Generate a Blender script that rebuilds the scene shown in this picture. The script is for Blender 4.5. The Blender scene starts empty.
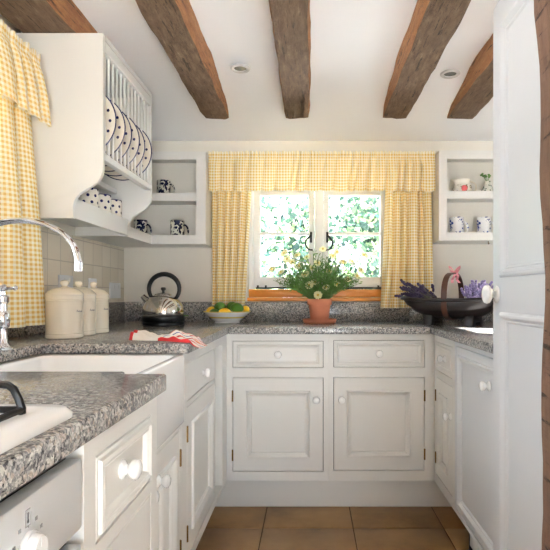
import bpy, bmesh, math, random
from mathutils import Vector, Matrix
R = random.Random(7)
PI = math.pi
scn = bpy.context.scene
COL = scn.collection

# ------------------------------------------------------------------ materials
def lin(c):
    return tuple(((v/255)/12.92 if v/255 <= .04045 else ((v/255+.055)/1.055)**2.4) for v in c) + (1,)

class NT:
    def __init__(s, name):
        s.m = bpy.data.materials.new(name); s.m.use_nodes = True
        s.t = s.m.node_tree; s.n = s.t.nodes; s.l = s.t.links
        s.b = s.n['Principled BSDF']; s.out = s.n['Material Output']
    def add(s, typ, **kw):
        nd = s.n.new(typ)
        for k, v in kw.items():
            if k.startswith('i_'):
                nd.inputs[k[2:].replace('_', ' ')].default_value = v
            else: setattr(nd, k, v)
        return nd
    def link(s, a, b): s.l.new(a, b)
    def math(s, op, a, b=None, c=None):
        nd = s.n.new('ShaderNodeMath'); nd.operation = op
        for i, v in enumerate((a, b, c)):
            if v is None: continue
            if isinstance(v, (int, float)): nd.inputs[i].default_value = v
            else: s.l.new(v, nd.inputs[i])
        return nd.outputs[0]
    def mix(s, fac, a, b):
        nd = s.n.new('ShaderNodeMix'); nd.data_type = 'RGBA'
        if isinstance(fac, (int, float)): nd.inputs[0].default_value = fac
        else: s.l.new(fac, nd.inputs[0])
        for i, v in ((6, a), (7, b)):
            if isinstance(v, tuple): nd.inputs[i].default_value = v
            else: s.l.new(v, nd.inputs[i])
        return nd.outputs[2]
    def coord(s, which='Object'):
        return s.n.new('ShaderNodeTexCoord').outputs[which]
    def noise(s, vec, scale, detail=4, rough=.55):
        nd = s.add('ShaderNodeTexNoise'); nd.inputs['Scale'].default_value = scale
        nd.inputs['Detail'].default_value = detail; nd.inputs['Roughness'].default_value = rough
        s.l.new(vec, nd.inputs['Vector']); return nd
    def ramp(s, fac, stops, const=False):
        nd = s.n.new('ShaderNodeValToRGB'); cr = nd.color_ramp
        cr.interpolation = 'CONSTANT' if const else 'LINEAR'
        while len(cr.elements) < len(stops): cr.elements.new(.5)
        for e, (p, c) in zip(cr.elements, stops): e.position = p; e.color = c
        s.l.new(fac, nd.inputs[0]); return nd.outputs[0]
    def bump(s, h, strength=.2, dist=.002):
        nd = s.add('ShaderNodeBump'); nd.inputs['Strength'].default_value = strength
        nd.inputs['Distance'].default_value = dist
        s.l.new(h, nd.inputs['Height']); s.l.new(nd.outputs[0], s.b.inputs['Normal'])
    def base(s, v):
        if isinstance(v, tuple): s.b.inputs['Base Color'].default_value = v
        else: s.l.new(v, s.b.inputs['Base Color'])
    def rough(s, r): s.b.inputs['Roughness'].default_value = r
    def mapping(s, vec, scale):
        nd = s.add('ShaderNodeMapping'); nd.inputs['Scale'].default_value = scale
        s.l.new(vec, nd.inputs['Vector']); return nd.outputs[0]

def simple(name, rgb, rough=.5, metal=0, var=.04, nscale=12, bump=0, bscale=60, coat=0):
    t = NT(name); c = lin(rgb); v = t.coord()
    nz = t.noise(v, nscale)
    d = tuple(x*(1-var) for x in c[:3]) + (1,); u = tuple(min(1, x*(1+var)) for x in c[:3]) + (1,)
    t.base(t.mix(nz.outputs[0], d, u)); t.rough(rough); t.b.inputs['Metallic'].default_value = metal
    if coat: t.b.inputs['Coat Weight'].default_value = coat
    if bump: t.bump(t.noise(v, bscale).outputs[0], bump)
    return t.m

M = {}
M['paint'] = simple('cream_paint', (224, 223, 219), .38, var=.02, nscale=5, bump=.04, bscale=45)
M['paint_white'] = simple('white_door_paint', (216, 219, 223), .35, var=.02, nscale=5, bump=.04, bscale=45)
M['gap_shade'] = simple('painted_gap_shade', (40, 38, 34), .8)  # shade of the narrow gaps round cabinet fronts, put in as colour
M['ceiling'] = simple('ceiling_plaster', (246, 247, 249), .85, var=.02, nscale=3, bump=.25, bscale=14)
M['wall'] = simple('wall_plaster', (227, 223, 214), .85, var=.03, nscale=4, bump=.18, bscale=22)
M['porcelain'] = simple('white_porcelain', (246, 246, 245), .12, var=.01, coat=.4)
M['enamel'] = simple('white_enamel', (240, 241, 242), .15, var=.01)
M['appliance'] = simple('appliance_white', (214, 217, 220), .28, var=.01)
M['chrome'] = simple('chrome', (225, 226, 230), .06, 1, var=.01)
M['steel'] = simple('polished_steel', (215, 212, 205), .09, 1, var=.02)
M['black'] = simple('black_plastic', (18, 18, 19), .28, var=.1)
M['iron'] = simple('black_iron', (24, 23, 22), .5, var=.15, bump=.2)
M['brass'] = simple('aged_brass', (120, 92, 48), .4, .9, var=.15)
M['canister'] = simple('cream_stoneware', (232, 222, 203), .2, var=.02, coat=.3)
M['ink'] = simple('grey_ink', (120, 122, 125), .6)
M['ink_dark'] = simple('dark_ink', (50, 52, 58), .6)
M['socket'] = simple('socket_white', (228, 230, 233), .3)
M['pvc'] = simple('window_paint', (244, 244, 243), .3, var=.01)
M['sill'] = simple('varnished_pine', (206, 132, 52), .3, var=.12, nscale=8)
M['lining'] = simple('curtain_lining', (238, 232, 216), .9)
M['terracotta'] = simple('terracotta', (186, 116, 86), .85, var=.16, nscale=22, bump=.15)
M['soil'] = simple('potting_soil', (52, 36, 24), .95, var=.3, nscale=60, bump=.8)
M['stem'] = simple('flower_stem', (92, 120, 58), .6)
M['leaf'] = simple('daisy_leaf', (88, 132, 56), .55, var=.35, nscale=25)
def petal():
    t = NT('pale_yellow_petal'); c = lin((250, 244, 200)); t.base(c); t.rough(.6)
    tr = t.add('ShaderNodeBsdfTranslucent'); tr.inputs['Color'].default_value = c
    mx = t.add('ShaderNodeMixShader'); mx.inputs[0].default_value = .55
    t.link(t.b.outputs[0], mx.inputs[1]); t.link(tr.outputs[0], mx.inputs[2]); t.link(mx.outputs[0], t.out.inputs[0])
    return t.m
M['petal'] = petal()
M['disc'] = simple('yellow_flower_centre', (226, 196, 84), .7, var=.15, nscale=200)
M['lime'] = simple('lime_skin', (66, 112, 26), .3, var=.25, nscale=18, bump=.2, bscale=160)
M['lemon'] = simple('lemon_skin', (236, 190, 34), .35, var=.1, nscale=18, bump=.2, bscale=160)
M['trug'] = simple('dark_stained_wood', (32, 25, 23), .36, var=.3, nscale=20, bump=.2)
M['trug_handle'] = simple('brown_stained_wood', (78, 46, 32), .4, var=.25, nscale=20)
M['lav_stalk'] = simple('lavender_stalk', (112, 112, 92), .8, var=.2)
M['lav_dark'] = simple('dark_lavender', (78, 66, 96), .85, var=.3, nscale=60)
M['lav_light'] = simple('mauve_lavender', (164, 150, 194), .85, var=.2, nscale=60)
M['ribbon'] = simple('pink_ribbon', (226, 150, 160), .6, var=.1)
M['hob_ring'] = simple('burner_dark', (36, 36, 38), .5)
M['lawn'] = simple('lawn_grass', (98, 128, 62), .9, var=.3, nscale=10)
M['bark'] = simple('hedge_twig', (176, 166, 150), .8, var=.2)
M['bounce_pale'] = simple('pale_bounce_stone', (234, 234, 233), .9, var=.15)  # kept pale so the added ground slabs throw sunlight indoors

def granite():
    t = NT('grey_granite'); v = t.coord()
    nz = t.noise(v, 40, 3)
    vv = t.add('ShaderNodeVectorMath', operation='MULTIPLY_ADD')
    t.link(nz.outputs['Color'], vv.inputs[0]); vv.inputs[1].default_value = (.012,)*3; t.link(v, vv.inputs[2])
    vo = t.add('ShaderNodeTexVoronoi'); vo.inputs['Scale'].default_value = 190; t.link(vv.outputs[0], vo.inputs['Vector'])
    sp = t.add('ShaderNodeSeparateColor'); t.link(vo.outputs['Color'], sp.inputs[0])
    c1 = t.ramp(sp.outputs[0], [(0, lin((64, 65, 70))), (.14, lin((118, 119, 122))), (.38, lin((156, 156, 155))),
                                (.62, lin((198, 195, 189))), (.82, lin((176, 164, 156))), (.93, lin((90, 90, 93)))], True)
    vo2 = t.add('ShaderNodeTexVoronoi'); vo2.inputs['Scale'].default_value = 420; t.link(vv.outputs[0], vo2.inputs['Vector'])
    sp2 = t.add('ShaderNodeSeparateColor'); t.link(vo2.outputs['Color'], sp2.inputs[0])
    c2 = t.ramp(sp2.outputs[0], [(0, lin((30, 30, 34))), (.3, lin((120, 118, 116))), (.7, lin((190, 186, 180)))], True)
    t.base(t.mix(.36, c1, c2)); t.rough(.16)
    return t.m
M['granite'] = granite()

def gingham(name, period=.0165, trans=.15):
    t = NT(name)
    uv = t.add('ShaderNodeUVMap'); uv.uv_map = 'UVMap'
    sx = t.add('ShaderNodeSeparateXYZ'); t.link(uv.outputs[0], sx.inputs[0])
    a = t.math('GREATER_THAN', t.math('FRACT', t.math('DIVIDE', sx.outputs[0], period)), .5)
    b = t.math('GREATER_THAN', t.math('FRACT', t.math('DIVIDE', sx.outputs[1], period)), .5)
    f = t.math('MULTIPLY', t.math('ADD', a, b), .5)
    c = t.ramp(f, [(0, lin((246, 242, 228))), (.5, lin((241, 224, 174))), (1, lin((226, 188, 106)))])
    wv = t.noise(t.coord('UV'), 900, 1)
    t.base(c); t.rough(.85)
    tr = t.add('ShaderNodeBsdfTranslucent'); t.link(c, tr.inputs['Color'])
    mx = t.add('ShaderNodeMixShader'); mx.inputs[0].default_value = trans
    t.link(t.b.outputs[0], mx.inputs[1]); t.link(tr.outputs[0], mx.inputs[2]); t.link(mx.outputs[0], t.out.inputs[0])
    t.bump(wv.outputs[0], .1, .001)
    return t.m
M['gingham'] = gingham('yellow_gingham')

def beam_mat(name, cols, sc=(5, 1.1, 5)):
    t = NT(name); v = t.coord()
    mp = t.mapping(v, sc)
    g = t.noise(mp, 10, 10, .74)
    big = t.noise(t.mapping(v, (3, 1.6, 3)), 2.2, 3)
    c = t.ramp(g.outputs[0], [(.26, lin(cols[0])), (.45, lin(cols[1])), (.6, lin(cols[2])), (.76, lin(cols[3]))])
    c2 = t.mix(big.outputs[0], c, t.ramp(g.outputs[0], [(.3, lin(cols[1])), (.7, lin(cols[2]))]))
    cr = t.noise(t.mapping(v, (26, 2.2, 26)), 3, 5, .7)
    crk = t.ramp(cr.outputs[0], [(.36, (.18, .15, .12, 1)), (.43, (1, 1, 1, 1))])
    mul = t.n.new('ShaderNodeMix'); mul.data_type = 'RGBA'; mul.blend_type = 'MULTIPLY'; mul.inputs[0].default_value = 1
    t.link(c2, mul.inputs[6]); t.link(crk, mul.inputs[7])
    t.base(mul.outputs[2]); t.rough(.8)
    t.bump(t.math('ADD', g.outputs[0], t.math('MULTIPLY', cr.outputs[0], .6)), .8, .012)
    return t.m
M['beam'] = beam_mat('weathered_oak', ((40, 28, 19), (88, 65, 45), (124, 100, 75), (182, 162, 136)))
M['beam_side'] = beam_mat('warm_oak', ((84, 48, 24), (134, 86, 48), (162, 112, 66), (188, 142, 94)))
M['post'] = beam_mat('post_oak', ((66, 44, 34), (116, 84, 66), (134, 102, 82), (158, 128, 106)), (5, 5, 1.1))

def floor_mat():
    t = NT('brown_stone_tile'); v = t.coord()
    a = t.noise(v, 3.2, 6, .6); b = t.noise(v, 14, 5)
    c = t.ramp(a.outputs[0], [(.3, lin((108, 80, 46))), (.5, lin((146, 112, 68))), (.7, lin((168, 134, 88)))])
    c = t.mix(t.math('MULTIPLY', b.outputs[0], .35), c, lin((120, 86, 50)))
    t.base(c); t.rough(.42); t.bump(b.outputs[0], .15, .003)
    return t.m
M['floor'] = floor_mat()
M['grout'] = simple('floor_grout', (92, 70, 46), .9)

def tile_mat():
    t = NT('cream_wall_tile'); v = t.coord()
    sx = t.add('ShaderNodeSeparateXYZ'); t.link(v, sx.inputs[0])
    P = .11
    fy = t.math('FRACT', t.math('DIVIDE', sx.outputs[1], P)); fz = t.math('FRACT', t.math('DIVIDE', sx.outputs[2], P))
    ey = t.math('MINIMUM', fy, t.math('SUBTRACT', 1, fy)); ez = t.math('MINIMUM', fz, t.math('SUBTRACT', 1, fz))
    e = t.math('MINIMUM', ey, ez)
    g = t.math('LESS_THAN', e, .02)
    iy = t.math('FLOOR', t.math('DIVIDE', sx.outputs[1], P)); iz = t.math('FLOOR', t.math('DIVIDE', sx.outputs[2], P))
    cx = t.add('ShaderNodeCombineXYZ'); t.link(iy, cx.inputs[0]); t.link(iz, cx.inputs[1])
    wn = t.add('ShaderNodeTexWhiteNoise'); t.link(cx.outputs[0], wn.inputs['Vector'])
    c = t.mix(wn.outputs[0], lin((230, 220, 201)), lin((240, 232, 215)))
    t.base(t.mix(g, c, lin((204, 196, 182)))); t.rough(.25)
    t.bump(t.math('MINIMUM', e, .05), .5, .01)
    return t.m
M['tile'] = tile_mat()

def dots_radial(name):          # plates: blue rim line and rings of dots
    t = NT(name); v = t.coord(); sx = t.add('ShaderNodeSeparateXYZ'); t.link(v, sx.inputs[0])
    x, z = sx.outputs[0], sx.outputs[2]
    r = t.math('SQRT', t.math('ADD', t.math('MULTIPLY', x, x), t.math('MULTIPLY', z, z)))
    an = t.math('ARCTAN2', z, x)
    f = t.math('GREATER_THAN', r, .1255)
    def ring(f, n, r0, dr, ph):
        u = t.math('SUBTRACT', t.math('FRACT', t.math('ADD', t.math('MULTIPLY', an, n/(2*PI)), ph)), .5)
        s_ = t.math('MULTIPLY', u, 2*PI/n*r0); q = t.math('SUBTRACT', r, r0)
        d = t.math('SQRT', t.math('ADD', t.math('MULTIPLY', s_, s_), t.math('MULTIPLY', q, q)))
        return t.math('MAXIMUM', f, t.math('LESS_THAN', d, dr))
    f = ring(f, 17, .105, .0058, .5); f = ring(f, 11, .078, .0056, .2); f = ring(f, 7, .048, .0052, .7)
    t.base(t.mix(f, lin((226, 218, 204)), lin((32, 36, 84)))); t.rough(.18)
    return t.m
M['plate'] = dots_radial('spotted_plate_glaze')

def dots_cup(name):
    t = NT(name); v = t.coord(); sx = t.add('ShaderNodeSeparateXYZ'); t.link(v, sx.inputs[0])
    an = t.math('ARCTAN2', sx.outputs[1], sx.outputs[0]); z = sx.outputs[2]
    row = t.math('DIVIDE', z, .027)
    odd = t.math('MULTIPLY', t.math('MODULO', t.math('FLOOR', row), 2), .5)
    u = t.math('SUBTRACT', t.math('FRACT', t.math('ADD', t.math('MULTIPLY', an, 8/(2*PI)), odd)), .5)
    w = t.math('SUBTRACT', t.math('FRACT', row), .5)
    a = t.math('MULTIPLY', u, .031); b = t.math('MULTIPLY', w, .027)
    d = t.math('SQRT', t.math('ADD', t.math('MULTIPLY', a, a), t.math('MULTIPLY', b, b)))
    f = t.math('MAXIMUM', t.math('LESS_THAN', d, .0062), t.math('GREATER_THAN', z, .0945))
    t.base(t.mix(f, lin((236, 230, 218)), lin((34, 38, 90)))); t.rough(.18)
    return t.m
M['spot_cup'] = dots_cup('spotted_cup_glaze')

def patterned(name, ground, ink, thr, scale=42):
    t = NT(name); v = t.coord()
    n1 = t.noise(v, scale, 2, .5); 
    vo = t.add('ShaderNodeTexVoronoi'); vo.feature = 'DISTANCE_TO_EDGE'; vo.inputs['Scale'].default_value = scale*1.3; t.link(v, vo.inputs['Vector'])
    f = t.math('GREATER_THAN', t.math('ADD', n1.outputs[0], t.math('MULTIPLY', vo.outputs[0], .5)), thr)
    t.base(t.mix(f, lin(ground), lin(ink))); t.rough(.15)
    return t.m
M['navy_mug'] = patterned('navy_leaf_glaze', (206, 206, 196), (26, 32, 62), .53)
M['blue_mug'] = patterned('blue_flower_glaze', (238, 238, 240), (58, 80, 150), .67)

def jug_mat():
    t = NT('rose_jug_glaze'); v = t.coord()
    n1 = t.noise(v, 60, 3); sx = t.add('ShaderNodeSeparateXYZ'); t.link(v, sx.inputs[0])
    mid = t.math('LESS_THAN', t.math('ABSOLUTE', t.math('SUBTRACT', sx.outputs[2], .035)), .024)
    leaf = t.math('MULTIPLY', mid, t.math('GREATER_THAN', n1.outputs[0], .54))
    c = t.mix(leaf, lin((242, 236, 222)), lin((122, 104, 72)))
    ax = t.math('SUBTRACT', sx.outputs[0], -.004); az = t.math('SUBTRACT', sx.outputs[2], .036)
    d = t.math('SQRT', t.math('ADD', t.math('MULTIPLY', ax, ax), t.math('MULTIPLY', az, az)))
    d = t.math('ADD', d, t.math('MULTIPLY', n1.outputs[0], .012))
    ro = t.math('MULTIPLY', t.math('LESS_THAN', d, .023), t.math('LESS_THAN', sx.outputs[1], 0))
    c = t.mix(ro, c, lin((204, 96, 96))); t.base(c); t.rough(.15)
    return t.m
M['jug'] = jug_mat()
M['vase'] = patterned('green_sprig_glaze', (228, 226, 214), (92, 116, 92), .66, 60)

def bowl_mat():
    t = NT('yellow_banded_glaze'); v = t.coord(); sx = t.add('ShaderNodeSeparateXYZ'); t.link(v, sx.inputs[0])
    z = sx.outputs[2]
    b1 = t.math('LESS_THAN', t.math('ABSOLUTE', t.math('SUBTRACT', z, .033)), .0042)
    b2 = t.math('GREATER_THAN', z, .0615)
    n1 = t.noise(v, 40, 2)
    f = t.math('MULTIPLY', t.math('MAXIMUM', b1, b2), t.math('ADD', .45, t.math('MULTIPLY', n1.outputs[0], .7)))
    t.base(t.mix(f, lin((240, 240, 238)), lin((228, 200, 52)))); t.rough(.18)
    return t.m
M['bowl'] = bowl_mat()

def towel_mat():
    t = NT('striped_tea_towel'); uv = t.add('ShaderNodeUVMap'); uv.uv_map = 'UVMap'
    sx = t.add('ShaderNodeSeparateXYZ'); t.link(uv.outputs[0], sx.inputs[0])
    c = t.ramp(t.math('FRACT', t.math('MULTIPLY', sx.outputs[1], 1.9)), [(0, lin((206, 50, 54))), (.06, lin((238, 234, 228))), (.28, lin((196, 52, 56))), (.34, lin((238, 234, 228))),
                               (.46, lin((196, 52, 56))), (.52, lin((236, 232, 226))), (.62, lin((70, 100, 170))), (.66, lin((236, 232, 226))),
                               (.8, lin((196, 52, 56))), (.87, lin((230, 150, 70))), (.93, lin((238, 234, 228)))], True)
    w = t.ramp(sx.outputs[0], [(0, lin((206, 50, 54))), (.05, lin((238, 234, 230))), (.4, lin((238, 234, 230)))], True)
    f = t.math('LESS_THAN', sx.outputs[0], .4)
    t.base(t.mix(f, c, w)); t.rough(.9); t.bump(t.noise(t.coord('UV'), 300, 1).outputs[0], .1)
    return t.m
M['towel'] = towel_mat()

def foliage_out():
    t = NT('hedge_leaf'); g = t.add('ShaderNodeNewGeometry')
    c = t.ramp(g.outputs['Random Per Island'], [(0, lin((26, 52, 52))), (.5, lin((60, 92, 74))), (.78, lin((140, 164, 114))), (1, lin((226, 230, 192)))])
    t.base(c); t.rough(.6)
    tr = t.add('ShaderNodeBsdfTranslucent'); t.link(c, tr.inputs['Color'])
    mx = t.add('ShaderNodeMixShader'); mx.inputs[0].default_value = .4
    t.link(t.b.outputs[0], mx.inputs[1]); t.link(tr.outputs[0], mx.inputs[2]); t.link(mx.outputs[0], t.out.inputs[0])
    return t.m
M['hedge'] = foliage_out()

def glass():
    t = NT('window_glass'); t.n.remove(t.b)
    tr = t.add('ShaderNodeBsdfTransparent'); gl = t.add('ShaderNodeBsdfGlossy'); gl.inputs['Roughness'].default_value = .02
    fr = t.add('ShaderNodeFresnel'); fr.inputs['IOR'].default_value = 1.35
    mx = t.add('ShaderNodeMixShader'); t.link(fr.outputs[0], mx.inputs[0]); t.link(tr.outputs[0], mx.inputs[1]); t.link(gl.outputs[0], mx.inputs[2])
    t.link(mx.outputs[0], t.out.inputs[0]); return t.m
M['glass'] = glass()

def lampmat():
    t = NT('downlight_lens'); t.base((.75, .76, .74, 1)); t.rough(.25)
    return t.m
M['lens'] = simple('downlight_glass', (118, 124, 118), .2)
M['downring'] = simple('downlight_rim', (205, 205, 203), .35)

# ------------------------------------------------------------------ mesh helpers
def box(bm, x0, x1, y0, y1, z0, z1, mi=0, bev=0):
    tb = bmesh.new()
    bmesh.ops.create_cube(tb, size=1)
    for v in tb.verts:
        v.co = Vector((x0+(v.co.x+.5)*(x1-x0), y0+(v.co.y+.5)*(y1-y0), z0+(v.co.z+.5)*(z1-z0)))
    if bev: bmesh.ops.bevel(tb, geom=tb.edges[:], offset=bev, segments=2, affect='EDGES', profile=.5)
    merge(bm, tb, mi)

def merge(bm, tb, mi=None):
    mp = {}
    for v in tb.verts: mp[v] = bm.verts.new(v.co)
    for f in tb.faces:
        try:
            nf = bm.faces.new([mp[v] for v in f.verts]); nf.material_index = f.material_index if mi is None else mi
        except ValueError: pass
    tb.free()

def poly(bm, pts, z0, z1, bev=0, mi=0, axis='z'):
    tb = bmesh.new()
    def P(p, h): return (p[0], p[1], h) if axis == 'z' else ((p[0], h, p[1]) if axis == 'y' else (h, p[0], p[1]))
    lo = [tb.verts.new(P(p, z0)) for p in pts]; hi = [tb.verts.new(P(p, z1)) for p in pts]
    n = len(pts)
    tb.faces.new(lo[::-1]); tb.faces.new(hi)
    for i in range(n): tb.faces.new((lo[i], lo[(i+1) % n], hi[(i+1) % n], hi[i]))
    bmesh.ops.recalc_face_normals(tb, faces=tb.faces[:])
    if bev: bmesh.ops.bevel(tb, geom=tb.edges[:], offset=bev, segments=2, affect='EDGES', profile=.5)
    merge(bm, tb, mi)

def lathe(bm, prof, seg=28, M4=None, mi=0, caps=True):
    M4 = M4 or Matrix()
    rings = []
    for r, z in prof:
        if r < 1e-6: rings.append([bm.verts.new(M4 @ Vector((0, 0, z)))])
        else: rings.append([bm.verts.new(M4 @ Vector((r*math.cos(2*PI*i/seg), r*math.sin(2*PI*i/seg), z))) for i in range(seg)])
    for a, b in zip(rings, rings[1:]):
        for i in range(seg):
            j = (i+1) % seg
            if len(a) == 1 and len(b) == 1: continue
            if len(a) == 1: f = bm.faces.new((a[0], b[j], b[i]))
            elif len(b) == 1: f = bm.faces.new((a[i], a[j], b[0]))
            else: f = bm.faces.new((a[i], a[j], b[j], b[i]))
            f.material_index = mi

def tube(bm, pts, rad, seg=10, mi=0, closed=False):
    pts = [Vector(p) for p in pts]; n = len(pts)
    rads = rad if isinstance(rad, (list, tuple)) else [rad]*n
    rings = []; up = None
    for i, p in enumerate(pts):
        a = pts[(i-1) % n] if (closed or i > 0) else p
        b = pts[(i+1) % n] if (closed or i < n-1) else p
        d = (b-a).normalized()
        if up is None:
            up = Vector((0, 0, 1)) if abs(d.z) < .9 else Vector((1, 0, 0))
        s = d.cross(up)
        if s.length < 1e-5: s = d.cross(Vector((0, 1, 0)))
        s.normalize(); u = s.cross(d).normalized(); up = u
        rings.append([bm.verts.new(p+(s*math.cos(2*PI*k/seg)+u*math.sin(2*PI*k/seg))*rads[i]) for k in range(seg)])
    prs = list(zip(rings, rings[1:])) + ([(rings[-1], rings[0])] if closed else [])
    for a, b in prs:
        for k in range(seg):
            f = bm.faces.new((a[k], a[(k+1) % seg], b[(k+1) % seg], b[k])); f.material_index = mi
    if not closed:
        f = bm.faces.new(rings[0][::-1]); f.material_index = mi
        f = bm.faces.new(rings[-1]); f.material_index = mi

def blob(bm, c, rx, ry, rz, mi=0, u=14, v=9, rot=None):
    tb = bmesh.new(); bmesh.ops.create_uvsphere(tb, u_segments=u, v_segments=v, radius=1)
    for w in tb.verts:
        q = Vector((w.co.x*rx, w.co.y*ry, w.co.z*rz))
        if rot: q = rot @ q
        w.co = q+Vector(c)
    merge(bm, tb, mi)

def rect_loft(bm, x0, x1, z0, z1, prof, mi=0):
    """front panel in the x-z plane looking to -y: prof = [(inset, height towards the viewer)]"""
    loops = []
    for ins, w in prof:
        loops.append([bm.verts.new((x, -w, z)) for x, z in ((x0+ins, z0+ins), (x1-ins, z0+ins), (x1-ins, z1-ins), (x0+ins, z1-ins))])
    for a, b in zip(loops, loops[1:]):
        for i in range(4):
            f = bm.faces.new((a[i], a[(i+1) % 4], b[(i+1) % 4], b[i])); f.material_index = mi
    bm.faces.new(loops[-1]).material_index = mi
    bm.faces.new(loops[0][::-1]).material_index = mi

def link(name, data):
    o = bpy.data.objects.new(name, data); COL.objects.link(o); return o

def obj(name, bm, mats, parent=None, loc=(0, 0, 0), rotz=0, smooth=35, recalc=True, label=None):
    if recalc: bmesh.ops.recalc_face_normals(bm, faces=bm.faces[:])
    me = bpy.data.meshes.new(name); bm.to_mesh(me); bm.free()
    for m in (mats if isinstance(mats, (list, tuple)) else [mats]): me.materials.append(M[m])
    if smooth:
        for p in me.polygons: p.use_smooth = True
        me.set_sharp_from_angle(angle=math.radians(smooth))
    o = link(name, me); o.location = loc; o.rotation_euler = (0, 0, rotz)
    if parent: o.parent = parent
    if label: o['label'] = label
    return o

def tag(o, label, cat, group=None):
    o['label'] = label; o['category'] = cat
    if group: o['group'] = group
    return o

def thing(name, label, cat, loc=(0, 0, 0), rotz=0, group=None):
    o = link(name, None); o.location = loc; o.rotation_euler = (0, 0, rotz); o.empty_display_size = .05
    return tag(o, label, cat, group)

def struct(o): o['kind'] = 'structure'; return o
def BM(): return bmesh.new()

def copy_tree(o, parent=None):
    c = o.copy(); COL.objects.link(c)
    if parent: c.parent = parent
    for ch in [x for x in scn.objects if x.parent == o]: copy_tree(ch, c)
    return c

# ------------------------------------------------------------------ setting
XL, XR, YB = -1.10, 1.20, 2.95
ZC = 2.10
def ceil_z(y): return ZC if y < 2.2 else ZC-(y-2.2)/(YB-2.2)*.135
YR = -1.7
T = .22
bm = BM()
# floor: slab of grout with individual tiles standing proud of it
box(bm, XL-.3, XR+.3, YR, YB+.3, -.12, -.004, 1)
tx = [-.215+.412*k for k in range(-4, 5)]; ty = [2.284+.41*k for k in range(-10, 3)]
for x0 in tx:
    for y0 in ty:
        if x0 > XR+.2 or x0+.412 < XL-.2 or y0 < YR-.3 or y0 > YB+.1: continue
        box(bm, x0+.003, x0+.409, y0+.003, y0+.407, -.02, 0, 0, .0025)
struct(obj('floor', bm, ['floor', 'grout']))
bm = BM()
prof = [(YR, ZC), (2.2, ZC), (YB+.3, ceil_z(YB+.3)), (YB+.3, 2.36), (YR, 2.36)]
poly(bm, prof, XL-.3, XR+.3, 0, 0, 'x')
struct(obj('ceiling', bm, 'ceiling'))
# back wall with the window opening
WX0, WX1, WZ0, WZ1 = -.365, .472, 1.022, 1.74
bm = BM()
box(bm, XL-.3, WX0, YB, YB+T, 0, 2.2); box(bm, WX1, XR+.3, YB, YB+T, 0, 2.2)
box(bm, WX0, WX1, YB, YB+T, 0, WZ0); box(bm, WX0, WX1, YB, YB+T, WZ1, 2.2)
struct(obj('wall_back', bm, 'wall'))
# left wall with window over the sink
LY0, LY1, LZ0, LZ1 = .40, 1.44, 1.03, 1.80
bm = BM()
box(bm, XL-T, XL, YR, LY0, 0, 2.2); box(bm, XL-T, XL, LY1, YB, 0, 2.2)
box(bm, XL-T, XL, LY0, LY1, 0, LZ0); box(bm, XL-T, XL, LY0, LY1, LZ1, 2.2)
struct(obj('wall_left', bm, 'wall'))
# right wall with a low side window above the right worktop
RY0, RY1, RZ0, RZ1 = 1.78, 2.17, 1.12, 1.50
bm = BM()
t2 = .10
box(bm, XR, XR+t2, YR, RY0, 0, 2.2); box(bm, XR, XR+t2, RY1, YB, 0, 2.2)
box(bm, XR, XR+t2, RY0, RY1, 0, RZ0); box(bm, XR, XR+t2, RY0, RY1, RZ1, 2.2)
struct(obj('wall_right', bm, 'wall'))
bm = BM()
OX0, OX1, OZ1 = -.05, .95, 1.5
box(bm, XL-.3, OX0, YR-.12, YR, 0, 2.2); box(bm, OX1, XR+.3, YR-.12, YR, 0, 2.2); box(bm, OX0, OX1, YR-.12, YR, OZ1, 2.2)
struct(obj('rear_light_blocker', bm, 'wall'))  # unseen blocker added to cut light from behind; low opening passes ground bounce
# tiles on the left wall
bm = BM(); box(bm, XL, XL+.007, 1.64, YB, 1.022, 1.335, 0, .001)
struct(obj('trim_1', bm, 'tile'))

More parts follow.
